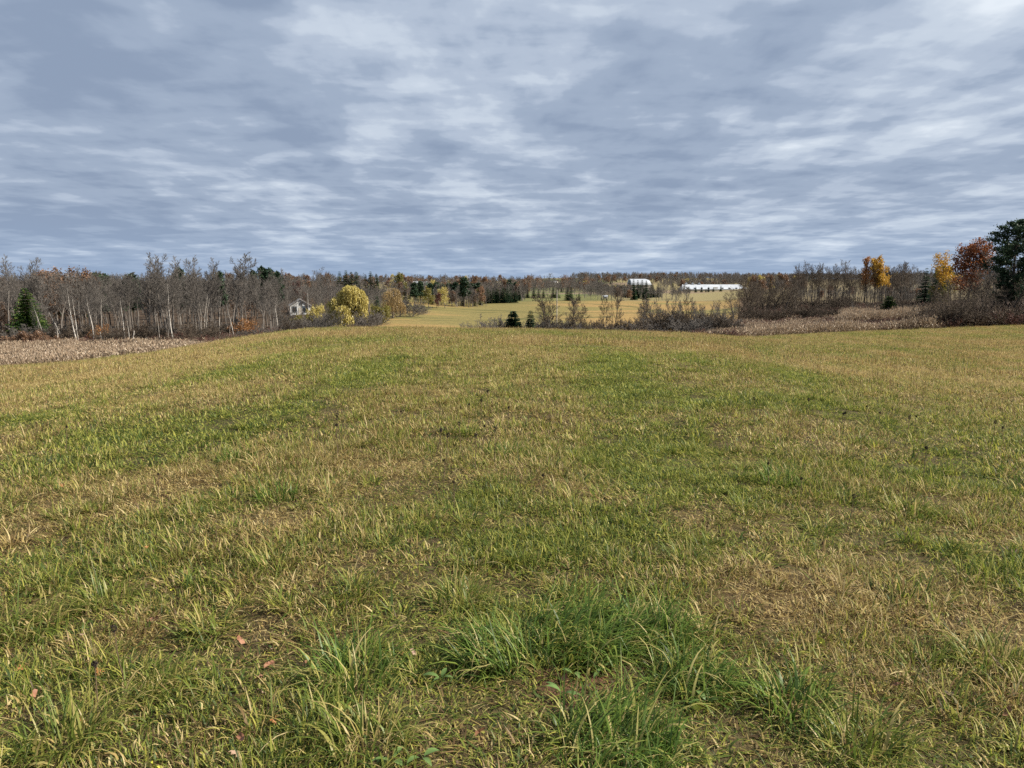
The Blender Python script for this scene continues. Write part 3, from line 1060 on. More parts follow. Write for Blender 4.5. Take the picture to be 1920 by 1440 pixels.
def tree_meshes(sk, bark, twigm, sides=6, min_twig=.016):
    """trunk mesh from level 0, crown of branches and twigs from the rest"""
    V, F = tubes(sk[0], sides)
    trunk = mesh_np('trunk', V, F, bark, smooth=True)
    S = np.concatenate(sk[1:])
    S[:, 6:] = np.maximum(S[:, 6:], min_twig)
    V, F = tubes(S, 3)
    return trunk, mesh_np('crown', V, F, twigm)


def leafy_meshes(sk, bark, leafm, seed, per=3, size=.16, spread=.35, droop=0.0, elong=1.0, lev=-1, keep=1.0, under=None):
    r = np.random.default_rng(seed)
    S = np.concatenate(sk)
    S2 = S[S[:, 6] > .02]
    V, F = tubes(S2 if len(S2) else S, 5)
    trunk = mesh_np('trunk', V, F, bark, smooth=True)
    T = np.concatenate(sk[lev:]) if lev != -1 else sk[-1]
    if keep < 1:
        T = T[r.uniform(0, 1, len(T)) < keep]
    P = np.repeat(T[:, 3:6], per, 0)
    P = P + r.normal(0, spread, P.shape)
    if droop:
        k = r.uniform(0, 1, len(P))
        P[:, 2] -= droop * k
        P[:, 2] = np.maximum(P[:, 2], .1)
    V, F, rnd = cards(P, size, r, elong=elong, down=bool(droop))
    return trunk, mesh_np('crown', V, F, leafm, {'rnd': rnd})


def willow_meshes(sk, bark, leafm, seed, strands=700, L=(1.2, 3.4), size=.2, step=.3):
    """hanging strands of narrow leaves under the limbs"""
    r = np.random.default_rng(seed)
    S = np.concatenate(sk[:-1])
    V, F = tubes(np.concatenate(sk[:2]), 5)
    trunk = mesh_np('trunk', V, F, bark, smooth=True)
    T = np.concatenate(sk[1:])
    zlim = np.percentile(T[:, 5], 35)
    T = T[T[:, 5] > zlim]
    pick = T[r.integers(0, len(T), strands)]
    P = []
    for row in pick:
        n = int(r.uniform(*L) / step)
        p = row[3:6] + r.normal(0, .25, 3)
        out = np.array([p[0], p[1], 0])
        out = out / (np.linalg.norm(out) + .3)
        k = np.arange(n)[:, None]
        q = p + out * .12 * k * step * 2 * np.exp(-k * .2) - np.array([0, 0, 1.]) * k * step + r.normal(0, .07, (n, 3))
        P.append(q[q[:, 2] > .2])
    P = np.concatenate(P)
    V, F, rnd = cards(P, size, r, elong=1.25, down=True)
    return trunk, mesh_np('crown', V, F, leafm, {'rnd': rnd})


def domed_willow(H, domes, bark, leafm, seed, strands=1500, L=(.8, 3.2), size=.17, step=.28):
    """weeping crown: strands hang from a few rounded domes"""
    r = np.random.default_rng(seed)
    S = [(0, 0, -.3, .1, 0, H * .28, H * .032, H * .025)]
    for dx, dy, dz, rad in domes:
        S.append((.1, 0, H * .28, dx * H * .6, dy * H * .6, dz * H * .85, H * .02, H * .01))
        S.append((dx * H * .6, dy * H * .6, dz * H * .85, dx * H, dy * H, (dz + rad * .7) * H, H * .01, .02))
        for k in range(7):
            a = r.uniform(0, 6.28)
            S.append((dx * H * .6, dy * H * .6, dz * H * .85, (dx + rad * .8 * math.cos(a)) * H, (dy + rad * .8 * math.sin(a)) * H, (dz + rad * .4) * H, H * .007, .02))
    V, F = tubes(np.array(S), 5)
    trunk = mesh_np('trunk', V, F, bark, smooth=True)
    P = []
    w = np.array([d[3] ** 2 for d in domes])
    for _ in range(strands):
        dx, dy, dz, rad = domes[r.choice(len(domes), p=w / w.sum())]
        a, q = r.uniform(0, 6.28), r.uniform(0, 1) ** .45
        top = np.array([dx + rad * q * math.cos(a), dy + rad * q * math.sin(a), dz + rad * .8 * math.sqrt(max(0, 1 - q * q)) * r.uniform(.75, 1.05)]) * H
        n = int(r.uniform(*L) * (.5 + .8 * q) / step) + 1
        k = np.arange(n)[:, None]
        pts = top + np.array([math.cos(a), math.sin(a), 0]) * .05 * k * np.exp(-k * .3) - np.array([0, 0, step]) * k + r.normal(0, .08, (n, 3))
        P.append(pts[pts[:, 2] > .2])
    P = np.concatenate(P)
    V, F, rnd = cards(P, size, r, elong=1.25, down=True)
    return trunk, mesh_np('crown', V, F, leafm, {'rnd': rnd})


def conifer_meshes(seed, H, Rad, bark, needle, whorls=26, per=7, base=.06, droop=.25, card=.22, dens=7, gap=0.0, power=.85):
    r = np.random.default_rng(seed)
    V, F = tubes([(0, 0, -.2, 0, 0, H * .55, H * .018 + .03, H * .011), (0, 0, H * .55, 0, 0, H, H * .011, .01)], 6)
    trunk = mesh_np('trunk', V, F, bark, smooth=True)
    P, D, S = [], [], []
    for w in range(whorls):
        t = base + (1 - base) * (w + r.uniform(0, .6)) / whorls
        if r.uniform() < gap:
            continue
        rad = Rad * (1 - t) ** power * r.uniform(.8, 1.12) + .06
        m = max(4, int(per * (1.1 - .5 * t)))
        for k in range(m):
            a = 2 * math.pi * (k + r.uniform(-.3, .3)) / m + w
            Lb = rad * r.uniform(.75, 1.15)
            q = max(3, int(dens * Lb / max(Rad, .1)) + 2)
            s = (np.arange(q) + .6) / q
            z = H * t - droop * Lb * s + .25 * droop * Lb * s ** 3
            P.append(np.c_[np.cos(a) * Lb * s, np.sin(a) * Lb * s, z])
            D.append(np.tile([math.cos(a), math.sin(a), -droop], (q, 1)))
            S.append(card * (1.15 - .5 * s) * (1.1 - .45 * t))
    P, D, S = np.concatenate(P), np.concatenate(D), np.concatenate(S)
    # two sprays per node, spreading sideways and drooping
    Vs, rn = [], []
    for sgn in (-1, 1):
        n = len(P)
        side = np.c_[-D[:, 1], D[:, 0], np.zeros(n)] * sgn
        tip = P + (side * .95 + D * .8) * S[:, None] * r.uniform(.7, 1.4, (n, 1)) + np.c_[np.zeros((n, 2)), -S * r.uniform(.1, .7, n)]
        w = D * S[:, None] * .38 + np.c_[np.zeros((n, 2)), S * .16]
        Vs.append(np.stack([P - w, P + w, tip + w * .5, tip - w * .6], 1).reshape(-1, 3))
        rn.append(np.repeat(r.uniform(0, 1, n), 4))
    # upright leading shoots soften the outline
    V = np.concatenate(Vs)
    F = np.arange(len(V)).reshape(-1, 4)
    return trunk, mesh_np('crown', V, F, needle, {'rnd': np.concatenate(rn)})


def white_pine_meshes(seed, H, Rad, bark, needle, limbs=34, start=.25, tuft=26, size=.2, shape=None, tr=.5):
    """irregular pine: limbs with upturned ends carrying tufts of needles"""
    r = np.random.default_rng(seed)
    S = [(0, 0, -.3, 0, 0, H * .5, H * .018, H * .012), (0, 0, H * .5, .1, 0, H * .97, H * .012, .02)]
    P = []
    for k in range(limbs):
        t = start + (1 - start) * (k + r.uniform(0, .8)) / limbs
        L = Rad * (shape(t) if shape else (1 - t) ** .55 * .9 + .12) * r.uniform(.55, 1.2)
        a = k * 2.4 + r.uniform(-.5, .5)
        m = 5
        p = np.array([0, 0, H * t])
        for i in range(m):
            s = (i + 1) / m
            d = np.array([math.cos(a), math.sin(a), .05 + .55 * s * s]) + r.normal(0, .12, 3)
            q = p + d / np.linalg.norm(d) * L / m
            S.append((*p, *q, .07 * (1.1 - s), .07 * (1.05 - s) + .008))
            p = q
            if s > .3:
                for _ in range(2):
                    c = p + r.normal(0, .28, 3) * (L * .16 + .25)
                    P.append(c + r.normal(0, 1, (tuft, 3)) * np.array([1, 1, .55]) * tr * r.uniform(.5, 1.1))
    P.append(np.array([0, 0, H * .97]) + r.normal(0, .35, (tuft * 2, 3)))
    P = np.concatenate(P)
    V, F = tubes(np.array(S), 5)
    trunk = mesh_np('trunk', V, F, bark, smooth=True)
    V, F, rnd = cards(P, size, r, elong=1.5)
    return trunk, mesh_np('crown', V, F, needle, {'rnd': rnd})


def plant(name, meshes, label, cat, x, y, z, sc=1.0, rz=None, group=None, lean=None):
    """an Empty at the foot of the plant carrying its trunk and crown"""
    o = bpy.data.objects.new(name, None)
    o.empty_display_size = .3
    C.objects.link(o)
    o.location = (x, y, z - .05)
    o.rotation_euler = (lean[0] if lean else 0, lean[1] if lean else 0, random.uniform(0, 6.28) if rz is None else rz)
    o.scale = sc if isinstance(sc, tuple) else (sc, sc, sc)
    tag(o, label, cat, group)
    for nm, me in zip(('trunk', 'crown'), meshes):
        c = bpy.data.objects.new(nm, me)
        C.objects.link(c)
        c.parent = o
    return o


def put(name, meshes, H0, label, cat, px, D, top, group=None, rz=None, wide=1.0, lean=None):
    """stand a plant at photograph column px, D metres away, reaching up to row top"""
    x, y, z = at(px, D)
    s = max(height_to(px, D, top), .4) / H0
    return plant(name, meshes, label, cat, x, y, z, (s * wide, s * wide, s), rz, group, lean)


# ---- mesh libraries (each variant is shared by its copies)
BARE_T = []
for k in range(9):
    sk = skeleton(100 + k, H=12, r0=.15 + .03 * (k % 3), start=.30 + .08 * (k % 3), ang=(24, 48), n=(17, 7, 6), ratio=(.36, .46, .55), wob=.05, up=.10, twig=.014)
    BARE_T.append(tree_meshes(sk, M['bark'], M['twig'], min_twig=.021))
BARE_DARK = []
for k in range(5):
    sk = skeleton(140 + k, H=12, r0=.16, start=.42, ang=(25, 50), n=(14, 6, 5), ratio=(.34, .48, .55), wob=.06, up=.08, twig=.014)
    BARE_DARK.append(tree_meshes(sk, M['darkbark'], M['darktwig'], min_twig=.02))
ROUND_T = []          # broad bare crowns, trunk splitting low
for k in range(4):
    sk = skeleton(160 + k, H=10, r0=.22, start=.22, ang=(35, 62), n=(16, 8, 7), ratio=(.52, .46, .5), wob=.07, up=.09, twig=.014, taper=.9,
                  shape=lambda t: 1.0 - .55 * t)
    ROUND_T.append(tree_meshes(sk, M['bark'], M['twig'], min_twig=.018))
HEDGE = []
for k in range(5):
    sk = skeleton(175 + k, H=8, r0=.15, start=.16 + .05 * (k % 3), ang=(24, 52), n=(14, 7, 5), ratio=(.46, .5, .52), wob=.08, up=.09, twig=.02)
    HEDGE.append(tree_meshes(sk, M['darkbark'], M['darktwig'], min_twig=.024))
ROUND_DARK = []
for k in range(3):
    sk = skeleton(170 + k, H=8, r0=.23, start=.18, ang=(35, 60), n=(13, 7, 6), ratio=(.5, .48, .5), wob=.09, up=.08, twig=.014)
    ROUND_DARK.append(tree_meshes(sk, M['darkbark'], M['darktwig'], min_twig=.018))
BUSH_T = []           # many-stemmed bare shrubs
for k in range(5):
    sk = skeleton(180 + k, H=4, r0=.045, start=.15, ang=(20, 45), n=(8, 5, 4), ratio=(.42, .5, .5), wob=.08, up=.05, stems=14, stem_spread=.95, twig=.010)
    BUSH_T.append(tree_meshes(sk, M['bark'], M['twig'], sides=4, min_twig=.015))
BUSH_DARK = []
for k in range(4):
    sk = skeleton(190 + k, H=4, r0=.045, start=.12, ang=(20, 45), n=(9, 5, 5), ratio=(.42, .5, .5), wob=.08, up=.05, stems=16, stem_spread=.95, twig=.010)
    BUSH_DARK.append(tree_meshes(sk, M['darkbark'], M['darktwig'], sides=4, min_twig=.017))
BIRCH = []
for k in range(5):
    sk = skeleton(200 + k, H=12, r0=.15, start=.5, ang=(22, 42), n=(11, 6, 5), ratio=(.30, .5, .55), wob=.035, up=.07, twig=.012)
    BIRCH.append(tree_meshes(sk, M['birch'], M['twig'], min_twig=.014))
BIRCH_D = [(mesh_np('trunk', *tubes(skeleton(210 + k, H=12, r0=.12, start=.5, wob=.04, levels=0, n=())[0], 5), M['birchdull'], smooth=True), BIRCH[k][1]) for k in range(3)]
SNAG = []
for k in range(3):
    sk = skeleton(220 + k, H=4, r0=.13, start=.5, ang=(40, 70), n=(3, 2), ratio=(.2, .5), wob=.05, levels=2, twig=.015, taper=.45)
    SNAG.append(tree_meshes(sk, M['birchdull'], M['birchdull'], min_twig=.02))
SPRUCE = [conifer_meshes(300 + k, 8, 1.75 + .2 * (k % 2), M['darkbark'], M['spruce'], whorls=24, card=.36, dens=6) for k in range(4)]
GREENP = conifer_meshes(310, 11, 4.3, M['bark'], M['greenpine'], whorls=34, per=11, base=.04, droop=.12, card=.55, dens=10, power=.7)
SMALLP = conifer_meshes(311, 5, 2.0, M['bark'], M['greenpine'], whorls=20, per=9, base=.03, droop=-.25, card=.36, dens=8, power=.6)
CEDAR = conifer_meshes(312, 5, 1.25, M['darkbark'], M['spruce'], whorls=26, per=8, base=.03, droop=-.1, card=.26, dens=7, power=.7)
MIDP = conifer_meshes(313, 5, 2.1, M['darkbark'], M['pine'], whorls=24, per=10, base=.04, droop=-.1, card=.44, dens=8, power=.65)
WPINE = [white_pine_meshes(320 + k, 13, 3.2, M['darkbark'], M['pine'], limbs=26, start=.35, tuft=16, size=.26) for k in range(3)]


def b(k, lib):
    return lib[k % len(lib)]


rr = random.Random(5)
_ones = ['', 'first', 'second', 'third', 'fourth', 'fifth', 'sixth', 'seventh', 'eighth', 'ninth', 'tenth', 'eleventh', 'twelfth', 'thirteenth',
         'fourteenth', 'fifteenth', 'sixteenth', 'seventeenth', 'eighteenth', 'nineteenth']
_tens = {2: 'twent', 3: 'thirt', 4: 'fort', 5: 'fift'}


def nth(k):
    """ordinal word for a place counted from the left"""
    if k < 20:
        return _ones[k]
    return _tens[k // 10] + ('ieth' if k % 10 == 0 else 'y-' + _ones[k % 10])



# ------------------------------------------------------------------ left wood
G = 'bare trees of the wood behind the left reeds'
LB = 'slender bare grey-brown tree standing among others in the wood behind the left reeds'
for k in range(150):
    D = rr.uniform(131, 185)
    px = rr.uniform(-130, 520 - max(0, (D - 131)) * .2)
    top = rr.gauss(527, 7) + (8 if px > 470 else 0)
    put('bare_tree', b(rr.randrange(9), BARE_T), 12, LB, 'tree', px, D, top, G, wide=rr.uniform(.8, 1.1))
for px, top, D, lb in [(18, 497, 150, 'tall bare grey tree rising above the wood, leftmost in the photo'),
                       (41, 498, 152, 'tall open-topped bare tree rising right above the green pine'),
                       (284, 493, 150, 'tall bare tree with pale fan of twigs above the left wood'),
                       (300, 491, 154, 'tallest pale-twigged bare tree left of the white forked birch top'),
                       (318, 496, 156, 'tall bare tree rising directly behind the bright white birch'),
                       (362, 498, 152, 'narrow bare tree rising above the wood between two pale crowns'),
                       (390, 499, 150, 'bare tree with rounded top rising in the middle of the left wood'),
                       (436, 489, 148, 'broadest and tallest bare crown near the right end of the left wood'),
                       (450, 500, 152, 'bare tree leaning out beside the broadest crown of the left wood')]:
    put('bare_tree', b(px, BARE_T), 12, lb, 'tree', px, D, top, wide=1.05 if px != 436 else 1.25)

# pale trunked trees along the front of the wood: foot column, top column, top row, distance, bright or dull
BI = [(10, 8, 543, 135, 0, 'thin pale tree at the left edge of the photo, beside the green pine'),
      (63, 63, 588, 127, 0, 'thin pale stem in front of the green pine'),
      (73, 70, 566, 129, 1, 'pale stem at the right flank of the green pine'),
      (111, 95, 570, 127, 1, 'white trunk leaning left, just right of the green pine'),
      (136, 118, 532, 126, 1, 'white birch with crooked leaning trunk, left one of a close pair'),
      (139, 131, 556, 127, 1, 'white birch standing close at the right of the crooked one'),
      (150, 138, 566, 133, 0, 'grey pale stem leaning left behind the close birch pair'),
      (161, 157, 560, 132, 0, 'slim pale stem between the birch pair and the right-leaning birch'),
      (167, 175, 552, 126, 1, 'white birch leaning right in the middle of the left wood edge'),
      (186, 181, 560, 134, 0, 'pale thin tree above the small orange bush'),
      (228, 221, 558, 126, 1, 'straight white birch beside a low snag, right of the orange bush'),
      (233, 242, 588, 126, 1, 'short white birch leaning right out of the reeds'),
      (254, 250, 590, 129, 0, 'thin dull birch between the leaning short birch and the bright one'),
      (292, 286, 575, 129, 0, 'thin pale birch left of the brightest white birch'),
      (318, 308, 530, 128, 1, 'brightest tall white birch with forked top'),
      (307, 313, 588, 127, 0, 'short pale birch crossing in front of the brightest white birch'),
      (372, 369, 556, 132, 0, 'left stem of the pale clump in the wood right of the brightest birch'),
      (377, 378, 553, 132, 0, 'middle stem of the pale clump in the wood right of the brightest birch'),
      (381, 384, 558, 133, 0, 'right stem of the pale clump in the wood right of the brightest birch'),
      (407, 407, 562, 134, 1, 'single white stem right of the pale clump in the wood'),
      (425, 425, 592, 129, 0, 'shorter pale stem near the right end of the left wood'),
      (432, 433, 570, 131, 1, 'pale birch near the right end of the left wood, by the tan bush'),
      (361, 361, 590, 129, 0, 'dull stem at the reed edge below the pale clump'),
      (517, 519, 532, 150, 1, 'lone pale birch at the right end of the left wood, left of the white house')]
for k, (px, tpx, top, D, br, lb) in enumerate(BI):
    H = height_to(px, D, top)
    off = span(D, tpx - px)
    ly = math.atan2(off, H)
    put('birch_tree', b(k, BIRCH) if br else b(k, BIRCH_D), 12, lb, 'tree', px, D, top, 'pale trunked birches at the edge of the left wood',
        rz=0.0, wide=(.9 if br else .72) * min(1.3, 12 / H), lean=(0, ly))
for k, (px, top, lb) in enumerate([(97, 612, 'broken grey stump standing in the reeds below the left-leaning birch'),
                                   (182, 622, 'short pale snag in the reeds under the small orange bush'),
                                   (239, 619, 'short pale snag beside the short leaning birch'),
                                   (264, 632, 'very short white snag in the reeds right of the leaning birch')]):
    put('dead_snag', b(k, SNAG), 4, lb, 'snag', px, 123, top, rz=.5 * k)

put('pine_tree', GREENP, 11, 'full green pine with branches to the ground at the left wood edge', 'pine', 45, 131, 538, rz=.4)
for k, (px, top, D, w, lb) in enumerate([(182, 514, 165, .8, 'dark pine top with flat plates rising out of the left wood'),
                                         (198, 517, 168, .6, 'smaller dark pine top right beside the flat-plated one'),
                                         (247, 515, 172, .9, 'dark pine half hidden behind the bare trees of the left wood'),
                                         (336, 506, 175, .7, 'dark pine tip above the wood right of the brightest birch'),
                                         (412, 512, 185, .7, 'dark pine tip behind the bare tree with rounded top'),
                                         (475, 509, 190, .7, 'first dark pine in the row right of the tallest bare crown'),
                                         (493, 503, 195, .7, 'tallest dark pine in the row right of the tallest bare crown'),
                                         (506, 506, 195, .8, 'broad dark pine next to the tallest of that row'),
                                         (521, 511, 200, .7, 'last and lowest dark pine of the row above the white house')]):
    put('pine_tree', b(k, WPINE), 13, lb, 'pine', px, D, top, 'dark pines above the left wood', wide=w)

# leafy oaks and beeches still holding brown leaves
OAK = [skeleton(240 + k, H=9, r0=.2, start=.2, ang=(38, 62), n=(14, 7, 5), ratio=(.5, .48, .5), wob=.07, up=.05, shape=lambda t: 1.05 - .6 * t) for k in range(3)]
LOWB = [skeleton(250 + k, H=4, r0=.06, start=.1, ang=(25, 55), n=(8, 5, 4), ratio=(.45, .5, .5), wob=.08, stems=9, stem_spread=.8, twig=.01) for k in range(3)]
rust = [leafy_meshes(OAK[k], M['bark'], M['rust'], 260 + k, per=3, size=.15, spread=.25) for k in range(2)]
for px, D, top, w, lb in [(70, 152, 523, 1.0, 'rust-red leafed oak behind the green pine'),
                          (100, 158, 519, 1.1, 'rust-brown oak right of the green pine'),
                          (135, 160, 520, 1.1, 'brown leafed oak behind the crooked white birch'),
                          (4, 140, 575, .8, 'low rust-brown oak at the left edge of the photo'),
                          (458, 175, 540, .9, 'faintly russet oak near the right end of the left wood')]:
    put('oak_tree', b(px, rust), 9, lb, 'oak', px, D, top, wide=w)
rustb = leafy_meshes(LOWB[0], M['bark'], M['orange'], 264, per=2, size=.09, spread=.2, keep=.4)
tanb = leafy_meshes(LOWB[1], M['bark'], M['rust'], 265, per=3, size=.12, spread=.22, keep=.8)
for px, D, top, w, lb, me in [(182, 127, 600, .5, 'small orange-brown bush among the white birches', rustb),
                              (457, 135, 586, .75, 'copper-leaved young beech at the right end of the left wood', rustb),
                              (40, 124, 618, 1.2, 'low russet bush below the green pine', tanb),
                              (92, 122, 628, 1.0, 'olive-brown low bush in the reeds right of the green pine', tanb)]:
    put('leafy_bush', me, 4, lb, 'bush', px, D, top, wide=w)
maroon = leafy_meshes(OAK[2], M['darkbark'], M['maroon'], 266, per=4, size=.17, spread=.28)
put('oak_tree', maroon, 9, 'dark maroon oak right above the white house', 'oak', 564, 236, 534, wide=.85)

# brush along the front of the wood
for k in range(36):
    px = -120 + 640 * (k + rr.random()) / 36
    D = rr.uniform(125, 138)
    put('bare_shrub', b(k, BUSH_T if k % 3 else BUSH_DARK), 4, nth(k + 1) + ' bare brown shrub from the left along the foot of the left wood', 'shrub', px, D, rr.uniform(598, 622),
        'shrubs along the left wood edge', wide=rr.uniform(.9, 1.5))

# ------------------------------------------------------------------ between wood and golden field: house, willows, thicket
WILLOW = skeleton(270, H=11, r0=.28, start=.3, ang=(30, 60), n=(12, 6, 5), ratio=(.42, .5, .5), wob=.08, up=.07, shape=lambda t: 1.0 - .3 * t)
WILLOW2 = skeleton(271, H=10, r0=.26, start=.2, ang=(30, 58), n=(13, 7, 6), ratio=(.46, .5, .5), wob=.08, up=.07, shape=lambda t: 1.0 - .35 * t)
wl = domed_willow(11, [(.06, 0, .78, .17), (.21, .05, .74, .12), (.29, 0, .64, .09), (-.09, .05, .70, .13), (-.20, -.05, .60, .10), (0, .1, .55, .18), (-.06, -.12, .42, .14), (-.02, -.1, .26, .14), (-.1, 0, .12, .14), (.08, 0, .1, .1), (-.30, 0, .52, .10), (-.27, 0, .36, .10), (.26, 0, .50, .09)],
                  M['bark'], M['willow'], 272, strands=1500, L=(.8, 3.4))
wt = domed_willow(10, [(.05, 0, .70, .22), (-.16, .05, .62, .18), (.22, .03, .56, .18), (0, -.1, .42, .24), (.2, -.1, .3, .2), (-.2, 0, .35, .18)],
                  M['bark'], M['willowtan'], 273, strands=700, L=(.6, 2.6), size=.14)
put('willow_tree', wl, 11, 'large bright yellow weeping willow right of the white house', 'willow', 651, 143, 527, rz=0.0, wide=1.08)
put('willow_tree', wt, 10, 'tan-yellow half bare willow above the end of the golden field', 'willow', 735, 196, 531, rz=1.0, wide=.95)
yb = leafy_meshes(LOWB[2], M['bark'], M['olive'], 274, per=4, size=.13, spread=.25)
wb = leafy_meshes(LOWB[0], M['bark'], M['willow'], 275, per=3, size=.12, spread=.25, keep=.7)
for px, D, top, w, lb, me in [(592, 178, 566, .55, 'yellow bush against the right wall of the white house', wb),
                              (603, 160, 584, .6, 'tall olive-yellow bush left of the bright willow', wb),
                              (568, 150, 592, .9, 'dull olive bush in front of the white house', yb),
                              (630, 140, 600, .5, 'yellowish low growth at the foot of the bright willow', wb),
                              (712, 165, 573, .8, 'olive bush right of the bright willow', yb)]:
    put('leafy_bush', me, 4, lb, 'bush', px, D, top, wide=w)
put('spruce_tree', SPRUCE[0], 8, 'small dark spruce between the bright willow and the tan willow', 'spruce', 706, 172, 551)
for k in range(26):
    px = 520 + 160 * (k + rr.random()) / 26
    D = rr.uniform(130, 185) if px < 618 else rr.uniform(156, 185)
    put('bare_shrub', b(k, BUSH_DARK if k % 3 == 0 else BUSH_T), 4, nth(k + 1) + ' thicket shrub from the left between left wood and yellow willow', 'shrub', px, D,
        rr.uniform(572, 603) if not 535 < px < 590 else rr.uniform(584, 603), 'thicket shrubs below the white house', wide=rr.uniform(.8, 1.1))
for k in range(26):
    px = 500 + 215 * (k + rr.random()) / 26
    if 540 < px < 585:
        D, top = rr.uniform(222, 245), rr.uniform(530, 550)
    else:
        D, top = rr.uniform(178, 215), rr.uniform(538, 566)
    put('bare_tree', b(k, ROUND_T if k % 2 else BARE_T), 10 if k % 2 else 12, nth(k + 1) + ' bare grey tree from the left in the growth around the white house', 'tree', px, D, top,
        'bare trees around the white house', wide=.85)
for k in range(12):
    px = 668 + 34 * (k + rr.random()) / 12
    put('bare_shrub', b(k, BUSH_T), 4, nth(k + 1) + ' grey bare shrub from the left in the tangle at the golden field corner', 'shrub', px, rr.uniform(140, 175),
        rr.uniform(572, 600), 'tangle at the corner of the golden field', wide=rr.uniform(.9, 1.3))
for k, (px, D, top, w, lb) in enumerate([(716, 200, 560, 1.2, 'grey bare shrub below the tan willow'), (745, 204, 556, 1.3, 'wide grey-brown bare shrub under the tan willow'),
                                         (770, 208, 560, 1.4, 'purplish bare shrub right of the tan willow'), (788, 222, 566, 1.3, 'last purplish bare shrub before the green field corner')]):
    put('bare_shrub', b(k, BUSH_T), 4, lb, 'shrub', px, D, top, wide=w)
for k, (px, D, top, lb) in enumerate([(598, 215, 516, 'wide bare tree with tawny rounded crown above the white house'),
                                      (618, 225, 520, 'bare round tree behind the bright willow'),
                                      (560, 230, 522, 'bare tree behind the maroon oak'),
                                      (538, 215, 528, 'bare tree left of the white house'),
                                      (690, 215, 540, 'bare tree between the two willows'),
                                      (675, 230, 530, 'bare tree behind the right flank of the bright willow')]):
    put('bare_tree', b(k, ROUND_T), 10, lb, 'tree', px, D, top)
DK = 'dark spruces on the skyline behind the willows'
for k, (px, top, lb) in enumerate([(637, 508, 'leftmost dark spruce of the skyline clump behind the bright willow'), (649, 506, 'tallest dark spruce of the skyline clump behind the bright willow'),
                                   (659, 508, 'third dark spruce of the skyline clump behind the bright willow'), (668, 508, 'rightmost broad dark spruce of the skyline clump behind the bright willow'),
                                   (686, 514, 'lower dark spruce just right of the skyline clump'), (695, 508, 'slim pointed spruce in the second skyline clump'),
                                   (706, 513, 'last spruce of the second skyline clump')]):
    put('spruce_tree', b(k, SPRUCE), 8, lb, 'spruce', px, 300, top, DK, wide=1.15)

# ------------------------------------------------------------------ middle distance: far side of the golden field
gold1 = leafy_meshes(OAK[0], M['bark'], M['olive'], 280, per=4, size=.2, spread=.3)
gold2 = leafy_meshes(OAK[1], M['bark'], M['willow'], 281, per=3, size=.18, spread=.3, keep=.8)
for px, D, top, w, me, lb in [(752, 330, 518, .9, gold1, 'yellow-green tree on the skyline above the tan willow'),
                              (803, 262, 545, .9, gold1, 'yellow-olive tree at the near end of the field-side trees'),
                              (834, 268, 544, 1.0, gold2, 'yellow tree beside the golden field, right of the yellow-olive one'),
                              (818, 266, 552, .8, maroon, 'brown tree between the two yellow field-side trees'),
                              (902, 300, 545, .8, gold1, 'faded yellow tree left of the dense spruce row')]:
    put('leafy_tree', me, 9, lb, 'tree', px, D, top, wide=w)
for k, (px, D, top, lb) in enumerate([(776, 285, 531, 'dark pine behind the tan willow'), (788, 292, 528, 'dark pine left of the far green-walled barn'),
                                      (806, 300, 532, 'dark pine in front of the far green-walled barn'), (817, 305, 530, 'dark pine right of the far green-walled barn'),
                                      (830, 310, 533, 'low dark pine above the yellow field-side tree'), (842, 315, 532, 'low dark pine left of the tall single pine'),
                                      (854, 315, 530, 'dark pine close at the left of the tall single pine'),
                                      (870, 290, 521, 'tall single green pine with layered top in mid view'),
                                      (884, 330, 532, 'dark pine behind the tall single pine'), (895, 330, 531, 'dark pine right of the tall single pine'),
                                      (955, 380, 525, 'domed dark pine above the dense spruce row'), (966, 385, 530, 'lower dark pine right of the domed one')]):
    put('pine_tree', b(k, WPINE), 13, lb, 'pine', px, D, top, 'pines of the middle distance', wide=1.15)
for k in range(12):
    px = 845 + 70 * (k + rr.random()) / 12
    put('bare_tree', b(k, ROUND_T), 10, nth(k + 1) + ' low bare tree from the left in the row below the tall single pine', 'tree', px, rr.uniform(285, 310), rr.uniform(545, 555),
        'bare trees at the far edge of the golden field', wide=.9)
for k in range(17):
    px = 908 + 62 * (k + rr.random() * .7) / 17
    put('spruce_tree', b(k, SPRUCE), 8, nth(k + 1) + ' dark spruce from the left in the dense row beyond the golden field', 'spruce', px, 335 + rr.uniform(-4, 4), rr.uniform(538, 546),
        'dense spruce row beyond the golden field', wide=1.0)
for k, (px, top, base, lb) in enumerate([(967, 541, 0, 'first free-standing spruce right of the dense row'), (979, 540, 0, 'second spruce of the spaced row on the lawn'),
                                         (989, 538, 0, 'third spruce of the spaced row on the lawn'), (1001, 538, 0, 'fourth spruce of the spaced row on the lawn'),
                                         (1010, 541, 0, 'fifth, smaller spruce of the spaced row on the lawn'), (1019, 541, 0, 'sixth spruce of the spaced row on the lawn'),
                                         (1037, 537, 0, 'tall spruce left of the pale pole'), (1044, 539, 0, 'spruce directly behind the pale pole'),
                                         (1050, 552, 0, 'small round spruce right of the pale pole'),
                                         (1064, 537, -40, 'tall spruce, left of the pair right of the pale pole'), (1071, 537, -40, 'right one of the spruce pair right of the pale pole'),
                                         (1069, 545, -44, 'bluish shorter spruce in front of the spruce pair'), (1086, 548, -42, 'lone dark spruce right of the spruce pair')]):
    put('spruce_tree', b(k, SPRUCE), 8, lb, 'spruce', px, 385 + base, top, 'spruces on the lawn', wide=1.25)
